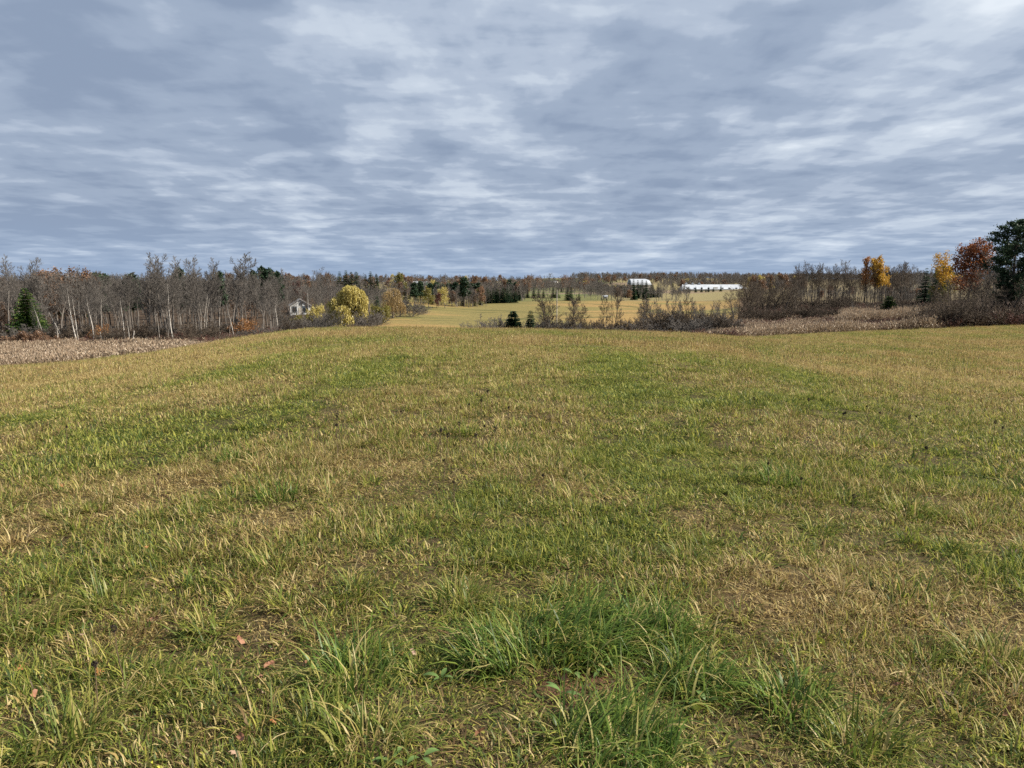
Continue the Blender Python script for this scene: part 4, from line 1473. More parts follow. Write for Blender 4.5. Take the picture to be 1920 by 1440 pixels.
for k, (px, top, lb) in enumerate([(988, 519, 'tawny bare tree left of the hilltop house'), (1000, 518, 'pinkish bare crown on the hill left of the hilltop house'),
                                   (1014, 521, 'russet bare crown below the hill line'), (1030, 517, 'orange-brown crown directly left of the hilltop house'),
                                   (1062, 519, 'broad orange-brown crown right of the hilltop house'), (1072, 522, 'bare crown at the right of the orange-brown one'),
                                   (1102, 523, 'bare tree over the fallow strip'), (1116, 521, 'bare tree left of the big round one')]):
    put('bare_tree', b(k, ROUND_T) if k % 2 else (OAKT := leafy_meshes(OAK[k % 3], M['bark'], M['rust'], 290 + k, per=1, size=.2, spread=.3)), 10 if k % 2 else 9,
        lb, 'tree', px, 520 + 6 * k, top, wide=1.0)
for k in range(18):
    px = 982 + 180 * (k + rr.random()) / 18
    put('bare_tree', b(k, ROUND_T), 10, nth(k + 1) + ' small bare tree from the left on the slope below the hilltop house', 'tree', px, rr.uniform(440, 525), rr.uniform(527, 536),
        'bare trees on the slope below the hilltop house', wide=1.1)
for k, (px, D, top, w, lb) in enumerate([(1128, 352, 528, 1.15, 'big round-crowned bare tree beyond the golden field'), (1146, 356, 532, 1.0, 'bare round tree right beside the big one'),
                                         (1166, 350, 546, .9, 'small bare tree right of the big round one'),
                                         (1215, 400, 536, .8, 'bare tree among the far spruces'), (1237, 380, 530, .9, 'grey bare tree right of the far spruces'),
                                         (1250, 372, 536, 1.0, 'grey bare tree left of the long white barn'), (1262, 366, 540, 1.0, 'lower grey bare tree left of the long white barn'),
                                         (1274, 362, 545, 1.0, 'low grey thicket tree at the left end of the long white barn')]):
    put('bare_tree', b(k, ROUND_T), 10, lb, 'tree', px, D, top, wide=w)
for k in range(20):
    px = 1168 + 72 * (k + rr.random()) / 20
    put('spruce_tree', b(k, SPRUCE), 8, nth(k + 1) + ' dark spruce from the left in the plantation below the white arena', 'spruce', px, rr.uniform(352, 420), rr.uniform(530, 545) if px > 1185 else 540,
        'spruces below the white arena', wide=1.2)
for k, (px, top) in enumerate([(1180, 524), (1188, 523), (1196, 524), (1204, 524), (1212, 525), (1222, 525)]):
    put('spruce_tree', b(k, SPRUCE), 8, nth(k + 1) + ' spruce tip from the left standing against the white arena', 'spruce', px, 480, top, 'spruce tips against the white arena', wide=1.1)
for k, (px, top, lb) in enumerate([(1292, 536, 'spruce under the first roof vent of the long barn'), (1305, 537, 'spruce under the second roof vent of the long barn'),
                                   (1316, 537, 'spruce under the third roof vent of the long barn'), (1324, 541, 'small spruce in the gap before the long barn'),
                                   (1329, 537, 'dark rounded spruce before the middle of the long barn'), (1338, 538, 'second rounded spruce before the middle of the long barn'),
                                   (1352, 535, 'tallest spruce in front of the long barn'), (1375, 540, 'slight green spruce near the right end of the long barn')]):
    put('spruce_tree', b(k, SPRUCE), 8, lb, 'spruce', px, 560, top, 'spruces in front of the long barn', wide=1.35 if k != 7 else .8)


# ------------------------------------------------------------------ buildings
def empty(name, loc, rz=0.0):
    o = bpy.data.objects.new(name, None)
    C.objects.link(o)
    o.location = loc
    o.rotation_euler[2] = rz
    return o


def gable_house(name, px, D, W, L, eave, ridge, wall, roof, rz, label, cat, windows=(), door=None, chimney=False, over=.35):
    """gable end faces -Y; W across, L deep"""
    x, y, z = at(px, D)
    t = tag(empty(name, (x, y, z), rz), label, cat)
    Box().prism([(-W / 2, -1.5), (W / 2, -1.5), (W / 2, eave), (0, ridge), (-W / 2, eave)], 0, L).build('wall', wall, t)
    sl = (ridge - eave) / (W / 2)
    ro = Box()
    for s in (-1, 1):
        e = (W / 2 + over)
        ze = ridge - sl * e
        ro.prism([(0, ridge + .03), (s * e, ze + .03), (s * e, ze + .22), (0, ridge + .24)], -over, L + over)
    rf = ro.build('roof', roof, t)
    if chimney:
        Box().box(-.5 + W * .2, .3 + W * .2, L * .5, L * .5 + .7, ridge - 1.2, ridge + .9).build('chimney', M['tan_wall'], rf)
    for wx, wz, ww, wh in windows:
        f = Box()
        f.box(wx - ww / 2 - .09, wx + ww / 2 + .09, -.07, -.003, wz - .1, wz + wh + .1)
        fo = f.build('window', M['white_wall'], t)
        Box().box(wx - ww / 2, wx - .03, -.09, -.072, wz, wz + wh).build('pane', M['glass'], fo)
        Box().box(wx + .03, wx + ww / 2, -.09, -.072, wz, wz + wh).build('pane', M['glass'], fo)
    if door:
        dx, dw, dh = door
        Box().box(dx - dw / 2, dx + dw / 2, -.06, -.003, 0, dh).build('door', M['tan_wall'], t)
    return t


zroof = height_to(560, 205, 562)
gable_house('white_house', 561, 205, 5.6, 9, zroof - 1.7, zroof, M['white_wall'], M['grey_roof'], R(18),
            'small white house with grey roof half hidden behind the thicket', 'house',
            windows=[(-1.6, zroof - 3.2, 1.3, 1.3), (1.4, zroof - 3.2, 1.7, 1.4), (0.2, zroof - 1.5, .9, .7), (-1.6, .6, 1.2, 1.3), (1.4, .6, 1.2, 1.3)],
            door=(.0, .95, 2.0))
for px, D, top, lb in [(549, 196, 560, 'bare grey tree screening the left corner of the white house'), (563, 192, 566, 'thin bare tree in front of the white house wall'),
                       (577, 197, 556, 'bare grey tree at the right corner of the white house')]:
    put('bare_tree', b(int(px), HEDGE), 8, lb, 'tree', px, D, top, wide=.7)
Box().box(-.06, .06, -.06, .06, -.3, height_to(576, 196, 549)).build('flag_pole', M['pole'], None, (at(576, 196)))
tag(bpy.data.objects['flag_pole'], 'thin pale pole standing beside the white house', 'pole')
zr = height_to(795, 470, 528)
gable_house('green_barn', 800, 470, 7.5, 14, zr - 2.0, zr, M['green_wall'], M['white_roof'], R(60), 'far dark green barn with white roof behind pines', 'barn',
            windows=[(-1.5, zr - 4.0, 1.2, 1.0), (1.5, zr - 4.0, 1.2, 1.0)], door=(0, 2.4, 2.6))
zr = height_to(1043, 760, 527)
gable_house('hilltop_house', 1045, 760, 8.0, 9, zr - 2.0, zr, M['tan_wall'], M['grey_roof'], R(62), 'pale house on the hill between tawny trees', 'house',
            windows=[(-1.5, zr - 3.6, 1.1, 1.2), (1.5, zr - 3.6, 1.1, 1.2), (-1.5, .8, 1.1, 1.2)], door=(1.4, .95, 2.0), chimney=True)
zr = height_to(1140, 380, 562)
gable_house('garden_shed', 1139, 380, 2.2, 2.0, 1.0, 1.5, M['white_wall'], M['white_roof'], R(75), 'tiny pale shed under the big round-crowned tree', 'shed',
            windows=[(-.7, .6, .5, .4)], door=(.5, .7, 1.2))


def arena():
    D = 500
    x, y, z = at(1203, D)
    W = span(D, 38)
    H = height_to(1203, D, 522.8)
    t = tag(empty('riding_arena', (x, y, z)), 'large white rounded-roof arena behind dark spruces on the hill', 'barn')
    Dp = 16
    prof = [(Dp, H - 4.2), (0, H - 4.2)]
    for k in range(11):
        a = math.pi * k / 10
        prof.append((Dp / 2 - (Dp / 2 + .3) * math.cos(a), H - 4.2 + 4.2 * math.sin(a) ** .8))
    wl_ = Box()
    wl_.box(-W / 2, W / 2, 0.2, Dp - .2, -1.5, H - 4.2)
    wl_.build('wall', M['tan_wall'], t)
    n = len(prof)
    xs = [(-W / 2 - .3, .96), (-W / 2, 1.0), (W / 2 - 3.0, 1.0), (W / 2 - .8, .8), (W / 2 + .3, .25)]
    V, F = [], []
    for xx, q in xs:
        V += [(xx, Dp / 2 + (py - Dp / 2) * (.6 + .4 * q), H - 4.2 + (pz - H + 4.2) * q) for py, pz in prof]
    for i in range(len(xs) - 1):
        F += [(i * n + j, i * n + (j + 1) % n, (i + 1) * n + (j + 1) % n, (i + 1) * n + j) for j in range(n)]
    F += [tuple(range(n)), tuple(reversed(range((len(xs) - 1) * n, len(xs) * n)))]
    me = bpy.data.meshes.new('roof')
    me.from_pydata(V, [], F)
    me.materials.append(M['white_roof'])
    link('roof', me, t)
    for dx in (-3.2, 2.4):
        Box().box(dx, dx + 2.6, .1, .196, 0, 2.9).build('door', M['green_wall'], t)


arena()


def long_barn():
    D = 600
    x0, x1 = at(1281, D)[0], at(1403, D)[0]
    L = x1 - x0
    x, y, z = at(1342, D)
    H = height_to(1342, D, 534)
    eave = height_to(1342, D, 542.5)
    t = tag(empty('long_barn', ((x0 + x1) / 2, y, z), R(0)), 'long low white-roofed barn with three roof vents on the far rise', 'barn')
    Wd = 16
    # gable profile runs along x, so lay it in y-z
    v = [(-L / 2, 0, -2), (L / 2, 0, -2), (L / 2, Wd, -2), (-L / 2, Wd, -2), (-L / 2, 0, eave), (L / 2, 0, eave), (L / 2, Wd, eave), (-L / 2, Wd, eave),
         (-L / 2 + 1.2, Wd / 2, H - .15), (L / 2 - 4.5, Wd / 2, H - .15)]
    f = [(0, 1, 5, 4), (1, 2, 6, 5), (2, 3, 7, 6), (3, 0, 4, 7), (4, 7, 8), (5, 6, 9)]
    me = bpy.data.meshes.new('wall')
    me.from_pydata(v, [], f)
    me.materials.append(M['tan_wall'])
    link('wall', me, t)
    o = .5
    v = [(-L / 2 - o, -o, eave - .1), (L / 2 + o, -o, eave - .1), (L / 2 - 4.5, Wd / 2, H), (-L / 2 + 1.2, Wd / 2, H), (-L / 2 - o, Wd + o, eave - .1), (L / 2 + o, Wd + o, eave - .1)]
    v += [(a, b_, c + .25) for a, b_, c in v]
    f = [(0, 1, 2, 3), (3, 2, 5, 4), (6, 7, 8, 9), (9, 8, 11, 10), (0, 1, 7, 6), (4, 5, 11, 10), (0, 3, 9, 6), (3, 4, 10, 9), (1, 2, 8, 7), (2, 5, 11, 8)]
    me = bpy.data.meshes.new('roof')
    me.from_pydata(v, [], f)
    me.materials.append(M['white_roof'])
    rf = link('roof', me, t)
    for px in (1291, 1303.5, 1316):
        cx = at(px, D)[0] - (x0 + x1) / 2
        bx = Box()
        bx.box(cx - .8, cx + .8, Wd / 2 - .8, Wd / 2 + .8, H - .1, H + 1.0)
        bx.prism([(cx - 1.1, H + 1.0), (cx + 1.1, H + 1.0), (cx, H + 1.8)], Wd / 2 - 1, Wd / 2 + 1)
        bx.build('roof_vent', M['white_roof'], rf)
    for k in range(9):
        wx = -L / 2 + 4 + k * (L - 8) / 8
        if k == 4:
            Box().box(wx - 1.8, wx + 1.8, -.1, -.004, 0, 3.0).build('door', M['white_wall'], t)
        else:
            Box().box(wx - .9, wx + .9, -.1, -.004, 1.4, 2.5).build('window', M['glass'], t)


long_barn()


def pole():
    px, D = 1044.5, 150
    H = height_to(px, D, 543)
    t = tag(empty('utility_pole', at(px, D)), 'pale wooden pole rising out of the hedgerow in mid view', 'pole')
    V, F = tubes([(0, 0, -.3, 0, 0, H, .11, .08)], 8)
    link('pole_shaft', mesh_np('pole_shaft', V, F, M['pole'], smooth=True), t)
    Box().box(-.10, .10, -.10, .10, H - .003, H + .06).build('pole_cap', M['pole'], t)


pole()

# ------------------------------------------------------------------ hedgerow beyond the crest
HG = 'hedgerow shrubs beyond the crest'
for k in range(34):
    px = 1010 + 360 * (k + rr.random()) / 34
    top = np.interp(px, [1010, 1080, 1130, 1180, 1230, 1300, 1370], [592, 596, 602, 600, 586, 582, 590]) + rr.uniform(-5, 7)
    put('bare_shrub', b(k, BUSH_DARK if k % 2 else BUSH_T), 4, nth(k + 1) + ' dark bare shrub from the left in the hedgerow beyond the field crest', 'shrub', px, rr.uniform(106, 128), top, HG, wide=rr.uniform(.9, 1.4))
for k, (px, D, top, w, lb) in enumerate([(917, 108, 588, 1.0, 'round bare bush at the left end of the hedgerow'), (934, 110, 591, 1.1, 'second round bare bush left of the small pine'),
                                         (876, 112, 603, 1.0, 'lowest thin bush poking over the crest at the golden field'), (930, 107, 598, 1.2, 'low bush in front of the round bare ones'),
                                         (1005, 112, 590, 1.0, 'bare bush right of the dark cedar')]):
    put('bare_shrub', b(k, BUSH_T), 4, lb, 'shrub', px, D, top, wide=w)
put('pine_tree', MIDP, 5, 'small bushy dark pine on the crest beside the round bare bushes', 'pine', 962, 108, 582, wide=.95)
put('cedar_tree', CEDAR, 5, 'narrow dark cedar right of the small bushy pine', 'cedar', 995, 108, 581, wide=1.0)
for k, (px, D, top, w, me, H0, lb) in enumerate([
        (1019, 112, 555, 1.0, HEDGE[0], 8, 'bare tree with wide dark forks left of the pale pole'),
        (1032, 118, 560, .9, HEDGE[1], 8, 'second bare forked tree left of the pale pole'),
        (1064, 116, 562, .9, HEDGE[2], 8, 'grey bare tree right of the pale pole'),
        (1077, 120, 564, .8, HEDGE[3], 8, 'slim grey bare tree, second right of the pale pole'),
        (1089, 120, 578, .8, HEDGE[4], 8, 'low bare sapling, third right of the pale pole'),
        (1132, 118, 563, .6, HEDGE[1], 8, 'crooked grey bare tree in front of the golden field'),
        (1158, 114, 543, .65, HEDGE[3], 8, 'tall dark-trunked bare tree in front of the golden field'),
        (1210, 114, 570, .8, HEDGE[4], 8, 'feathery dark sapling in the hedgerow right of the tall dark trunk'),
        (1286, 118, 562, .9, HEDGE[2], 8, 'pale branched bare tree in the hedgerow below the long barn')]):
    put('bare_tree', me, H0, lb, 'tree', px, D, top, wide=w)

for k in range(20):
    px = 1195 + 180 * (k + rr.random()) / 20
    put('bare_tree', b(k, BARE_T), 12, nth(k + 1) + ' thin sapling from the left above the dark hedgerow below the long barn', 'tree', px, rr.uniform(112, 126), rr.uniform(566, 582),
        'saplings above the hedgerow', wide=.75)

# ------------------------------------------------------------------ right side: alder row, thickets, autumn trees
for k, (px, D, top, w, lb) in enumerate([(1378, 170, 545, 1.0, 'bare tree with flat spreading twigs at the right end of the golden field'), (1388, 175, 552, .9, 'dark bare tree beside the flat spreading one')]):
    put('bare_tree', b(k, ROUND_DARK), 8, lb, 'tree', px, D, top, wide=w)
for k in range(26):
    px = 1390 + 105 * (k + rr.random()) / 26
    D = rr.uniform(188, 230)
    put('bare_tree', b(k, ROUND_DARK), 8, nth(k + 1) + ' dark bare tree from the left in the clump beside the alder row', 'tree', px, D, rr.uniform(522, 556),
        'dark bare trees left of the alder row', wide=1.1)
for k in range(58):
    px = 1488 + 225 * (k + rr.random() * .8) / 58
    D = 228 + rr.uniform(-8, 14)
    put('alder_tree', b(k, BARE_DARK), 12, nth(k + 1) + ' slender dark alder from the left in the long row on the right', 'alder', px, D, rr.gauss(505, 4),
        'alder row on the right', wide=rr.uniform(.75, 1.0))
put('bare_tree', ROUND_DARK[1], 8, 'open-crowned bare tree right of the golden autumn tree', 'tree', 1692, 224, 496, wide=.75)
AUT = skeleton(285, H=12, r0=.2, start=.35, ang=(25, 50), n=(16, 7, 6), ratio=(.33, .5, .5), wob=.05, up=.08)
put('autumn_tree', leafy_meshes(AUT, M['darkbark'], M['orange'], 286, per=2, size=.17, spread=.22, keep=.8), 12,
    'thin orange-leaved tree in the alder row', 'tree', 1622, 222, 490, wide=.75)
AUT2 = skeleton(287, H=12, r0=.2, start=.36, ang=(28, 52), n=(16, 8, 6), ratio=(.34, .5, .5), wob=.05, up=.05, shape=lambda t: 1.2 - .7 * t)
put('autumn_tree', leafy_meshes(AUT2, M['darkbark'], M['gold'], 288, per=4, size=.19, spread=.28), 12,
    'bright golden-orange tree standing in the alder row', 'tree', 1657, 220, 494, wide=.78, rz=1.0)
put('leafy_tree', leafy_meshes(AUT2, M['darkbark'], M['gold'], 289, per=2, size=.18, spread=.25, keep=.6), 12,
    'yellow-leaved tree left of the rust-red oak on the right', 'tree', 1783, 172, 486, wide=.9)
put('leafy_tree', leafy_meshes(OAK[0], M['darkbark'], M['olive'], 291, per=4, size=.2, spread=.3), 9,
    'dull yellow-green tree below the two right-hand conifer tips', 'tree', 1768, 178, 508, wide=.7)
OAKR = skeleton(244, H=9, r0=.22, start=.40, ang=(42, 74), n=(15, 7, 5), ratio=(.40, .48, .5), wob=.07, up=.05, shape=lambda t: 1.0 - .5 * (2 * t - 1.25) ** 2)
put('oak_tree', leafy_meshes(OAKR, M['darkbark'], M['red'], 292, per=7, size=.15, spread=.30), 9,
    'rust-red leafed oak standing above the right thicket', 'oak', 1817, 165, 477, wide=.95)
for k, (px, top, D, w, lb) in enumerate([(1736, 501, 205, 1.0, 'pointed dark spruce tip, left of two right of the alder row'), (1757, 497, 200, 1.0, 'pointed dark spruce tip, right one of two, left of the yellow tree')]):
    put('spruce_tree', b(k, SPRUCE), 8, lb, 'spruce', px, D, top, wide=w)
put('pine_tree', SMALLP, 5, 'small bright green pine at the marsh edge below the golden tree', 'pine', 1670, 166, 554, wide=1.15)
for k, (px, D, top, w, lb) in enumerate([(1492, 174, 575, 1.5, 'left end of the dome-shaped purple-grey thicket on the marsh'), (1518, 172, 569, 1.7, 'dome-shaped purple-grey bare thicket on the marsh'),
                                         (1548, 172, 572, 1.6, 'right end of the dome-shaped purple-grey thicket on the marsh'), (1530, 166, 582, 1.5, 'low front of the dome-shaped purple-grey thicket'),
                                         (1640, 170, 577, 1.2, 'rounded bare bush left of the small green pine'), (1415, 165, 570, 1.2, 'grey bare bush left of the marsh thicket'),
                                         (1440, 170, 574, 1.3, 'dark bare bush between the grey bush and the marsh thicket'), (1466, 172, 580, 1.3, 'brown bare bush close to the left of the marsh thicket'),
                                         (1570, 180, 580, 1.2, 'dark low bush right of the marsh thicket'), (1700, 168, 570, 1.2, 'dark bare bush right of the small green pine'),
                                         (1590, 190, 578, 1.4, 'brush below the alder row right of the marsh thicket'), (1618, 190, 576, 1.4, 'brush below the orange-leaved tree')]):
    put('bare_shrub', b(k, BUSH_DARK), 4, lb, 'shrub', px, D, top, wide=w)
put('birch_tree', BIRCH[1], 12, 'small pale many-branched birch at the marsh edge below the alder row', 'tree', 1604, 168, 565, wide=1.1)
for k in range(20):
    px = 1485 + 230 * (k + rr.random()) / 20
    put('bare_shrub', b(k, BUSH_DARK), 4, nth(k + 1) + ' dark shrub from the left at the foot of the alder row', 'shrub', px, rr.uniform(196, 222), rr.uniform(548, 576), 'brush at the foot of the alder row', wide=rr.uniform(1.1, 1.6))
for k in range(30):
    px = 1722 + 260 * (k + rr.random()) / 30
    D = rr.uniform(116, 150)
    top = np.interp(px, [1722, 1770, 1830, 1900, 1980], [556, 530, 520, 512, 505]) + rr.uniform(0, 30)
    put('bare_tree', b(k, ROUND_DARK), 8, nth(k + 1) + ' dark bare tree from the left in the thicket at the right edge', 'tree', px, D, top, 'dense thicket at the right edge', wide=rr.uniform(.8, 1.1))
for k in range(22):
    px = 1738 + 250 * (k + rr.random()) / 22
    put('bare_shrub', b(k, BUSH_DARK), 4, nth(k + 1) + ' dark shrub from the left along the foot of the right-edge thicket', 'shrub', px, rr.uniform(111, 122), rr.uniform(565, 590), 'shrubs along the right-hand field edge', wide=rr.uniform(1.1, 1.6))
sk = skeleton(293, H=6, r0=.12, start=.15, ang=(35, 65), n=(11, 6, 5), ratio=(.5, .5, .5), wob=.1, up=.06, stems=6, stem_spread=.9, twig=.014)
put('bare_tree', tree_meshes(sk, M['darkbark'], M['darktwig'], min_twig=.018), 6, 'dark many-stemmed hawthorn at the corner of marsh and field', 'tree', 1778, 110, 540, wide=1.1)
for k, (px, D, top, w, lb) in enumerate([(1850, 140, 482, .9, 'grey bare tree between the red oak and the tall pine'), (1868, 135, 492, .8, 'bare tree at the left foot of the tall pine')]):
    put('bare_tree', b(k + 1, ROUND_T), 10, lb, 'tree', px, D, top, wide=w)
BIGP = white_pine_meshes(330, 16, 4.2, M['darkbark'], M['pine'], limbs=58, start=.2, tuft=40, size=.13, tr=.42,
                         shape=lambda t: .55 + .45 * math.sin(math.pi * min(1, (1 - t) * 1.5)) - .25 * (t > .9))
put('pine_tree', BIGP, 16, 'tall dark white pine cut by the right edge of the photo', 'pine', 1899, 128, 416, rz=2.2, wide=1.05)
put('pine_tree', BIGP, 16, 'second dark pine at the right edge, lower and behind the tall one', 'pine', 1962, 138, 432, rz=.4, wide=1.0)


# ------------------------------------------------------------------ far woods: one mass on the ridges
def far_wood():
    r = np.random.default_rng(41)
    vs = []
    for k in range(4):
        sk = skeleton(400 + k, H=10, r0=.22, start=.3, ang=(28, 55), n=(10, 5, 4), ratio=(.42, .5, .5), wob=.06, up=.08, twig=.04)
        S = np.concatenate(sk)
        S[:, 6:] = np.maximum(S[:, 6:], .05)
        V, F = tubes(S, 3)
        vs.append(mesh_np('far_tree', V, F, M['twig']))
    for k in range(2):
        vs.append(leafy_meshes(OAK[k], M['bark'], M['rust'], 410 + k, per=2, size=.3, spread=.4)[1])
    vs.append(SPRUCE[1][1])
    vs.append(gold2[1])
    X, Y, I, S = [], [], [], []

    def fill(n, p0, p1, d0, d1, w, s=(.8, 1.2)):
        px = r.uniform(p0, p1, n)
        D = r.uniform(d0, d1, n)
        X.append((px - 960) / FPX * D)
        Y.append(D)
        I.append(r.choice(len(vs), n, p=np.array(w) / sum(w)))
        S.append(r.uniform(*s, n))
    bare = [4, 4, 4, 4, .3, .3, .5, .03]
    mixd = [2.5, 2.5, 2.5, 2.5, .6, .6, 2.0, .4]
    fill(2300, 1070, 1800, 850, 1250, bare, (.7, 1.0))
    fill(260, 950, 1130, 560, 660, bare, (.6, .9))
    fill(420, 1240, 1500, 640, 860, bare, (.6, .95))
    fill(260, 1400, 1500, 380, 600, [3, 3, 3, 3, 1.5, 1.5, .5, .6], (.6, .9))
    fill(300, 980, 1120, 620, 900, bare, (.6, .9))
    fill(500, -300, 560, 380, 700, bare, (.8, 1.2))
    fill(330, -300, 520, 186, 290, bare, (.7, 1.0))
    fill(320, 520, 1000, 420, 620, mixd, (.6, .95))
    fill(350, 600, 1000, 650, 1000, mixd, (.6, 1.0))
    fill(420, 1650, 2300, 260, 600, bare, (.8, 1.1))
    fill(160, 1100, 1180, 430, 560, bare, (.5, .7))
    fill(200, 520, 730, 225, 330, bare, (.4, .62))
    fill(260, 740, 905, 285, 420, mixd, (.5, .8))
    fill(120, 905, 985, 350, 420, mixd, (.6, .9))
    fill(90, 1095, 1290, 345, 420, bare, (.4, .7))
    fill(110, 1660, 1760, 225, 300, bare, (.35, .5))
    fill(160, 1480, 1720, 245, 330, bare, (.3, .55))
    X, Y, I, S = map(np.concatenate, (X, Y, I, S))
    n = len(X)
    z = ground_z(X, Y)
    scatter('far_wood', np.c_[X, Y, z - .1], np.c_[np.zeros((n, 2)), r.uniform(0, 6.28, n)], np.c_[S, S, S * r.uniform(.8, 1.15, n)], I, r.uniform(0, 1, n), vs,
            label='distant leafless woods along the ridges on the skyline', cat='woods')


far_wood()


# ------------------------------------------------------------------ marsh: reeds and low red brush
def marsh():
    r = np.random.default_rng(51)
    vs = []
    for k in range(4):
        parts = [blades(46, .9, 1.1, 2.0, .045, .16, .25, 3, r)]
        V, F, a, b_ = join_parts(parts)
        # feathery heads
        top = V.reshape(-1, 7, 3)[::2, 6]
        P = np.repeat(top, 2, 0) + r.normal(0, .06, (len(top) * 2, 3))
        cv, cf, cr = cards(P, .09, r, elong=1.8, down=True)
        V2 = np.r_[V, cv]
        vs.append(mesh_np('reed_tuft', V2, [np.r_[F[0], cf + len(V)], F[1]], M['reed'], {'rnd': np.r_[a, .5 + .5 * cr]}))
    X, Y, I, S, HH = [], [], [], [], []

    def fill(n, p0, p1, d0, d1, hs, cut=.0):
        px = r.uniform(p0, p1, n)
        D = np.sqrt(r.uniform(d0 * d0, d1 * d1, n))
        x = (px - 960) / FPX * D
        u = x / D
        k = (D > edge_D(u) + 1.0) & (fbm(x / 5, D / 7, 61, 3) > cut)
        X.append(x[k])
        Y.append(D[k])
        HH.append(hs * (.7 + .6 * fbm(x[k] / 4, D[k] / 4, 63, 2)) * (1 - .55 * sstep(300, 430, px[k]) * sstep(600, 500, px[k])))
    fill(6200, -250, 400, 68, 124, .66, .42)
    fill(500, 430, 560, 84, 122, .6, .45)
    fill(3600, 1290, 1770, 100, 178, .6, .48)
    fill(1300, 1330, 1740, 101, 112, .8, .2)
    fill(1800, 1580, 1770, 140, 176, 1.1, .2)
    X, Y, HH = map(np.concatenate, (X, Y, HH))
    n = len(X)
    z = ground_z(X, Y)
    s = r.uniform(.8, 1.3, n)
    scatter('reeds', np.c_[X, Y, z - .05], np.c_[r.normal(0, .06, (n, 2)), r.uniform(0, 6.28, n)], np.c_[s, s, HH * r.uniform(.8, 1.2, n)],
            r.integers(0, 4, n), r.uniform(0, 1, n), vs, label='pale tan reeds filling the wet hollows beyond the field', cat='reeds')
    # red osier and dead herb layer
    vb = []
    for k in range(4):
        sk = skeleton(420 + k, H=1.3, r0=.02, start=.1, ang=(20, 50), n=(7, 4), ratio=(.5, .5), wob=.09, up=.05, levels=2, stems=12, stem_spread=.9, twig=.012)
        S_ = np.concatenate(sk)
        S_[:, 6:] = np.maximum(S_[:, 6:], .012)
        V, F = tubes(S_, 3)
        vb.append(mesh_np('low_brush', V, F, M['redbrush'] if k < 2 else M['brownbrush'], {'rnd': np.repeat(r.uniform(0, 1, len(S_)), 6)}))
    X, Y, I, S = [], [], [], []

    def fb(n, p0, p1, d0, d1, red, s0, s1, cut=.5):
        px = r.uniform(p0, p1, n)
        D = np.sqrt(r.uniform(d0 * d0, d1 * d1, n))
        x = (px - 960) / FPX * D
        k = (D > edge_D(x / D) + 1.0) & (fbm(x / 6, D / 8, 65, 3) > cut)
        x, D = x[k], D[k]
        X.append(x)
        Y.append(D)
        I.append(np.where(r.uniform(0, 1, len(x)) < red, r.integers(0, 2, len(x)), r.integers(2, 4, len(x))))
        S.append(r.uniform(s0, s1, len(x)))
    fb(2100, -250, 470, 72, 122, .6, .6, 1.1)
    fb(2200, -250, 540, 119, 150, .45, .7, 1.5, .2)
    fb(3200, 1240, 1770, 108, 165, .75, .8, 1.4, .40)
    fb(900, 900, 1400, 90, 130, .6, 1.0, 1.8, .2)
    fb(500, 520, 670, 100, 150, .2, .8, 1.6, .3)
    fb(900, 1400, 1760, 170, 225, .3, 1.2, 2.2, .2)
    fb(900, 1740, 2100, 109, 140, .4, 1.2, 2.2, .1)
    X, Y, I, S = map(np.concatenate, (X, Y, I, S))
    n = len(X)
    scatter('undergrowth', np.c_[X, Y, ground_z(X, Y) - .05], np.c_[np.zeros((n, 2)), r.uniform(0, 6.28, n)], np.c_[S, S, S * r.uniform(.7, 1.1, n)],
            I, r.uniform(0, 1, n), vb, label='low red-brown brush between the reeds and under the trees', cat='undergrowth')


marsh()


# ------------------------------------------------------------------ near field details
def tussock(px, py, rad, L0, L1, n, mat, label, heading=None, spread=.9, curl=1.5, seed=0, w=.0065):
    r = np.random.default_rng(500 + seed)
    x, y, z = pix_ground(px, py)
    parts = [blades(n, rad, L0, L1, w, .6, curl * 1.4, 6, r, heading, spread)]
    if heading is not None:
        parts.append(blades(n // 3, rad, L0 * .6, L1 * .7, w, .7, curl, 5, r))
    V, F, a, b_ = join_parts(parts)
    o = link('grass_tussock', mesh_np('grass_tussock', V, F, mat, {'rnd': a}), None, (x, y, z))
    tag(o, label, 'tussock')


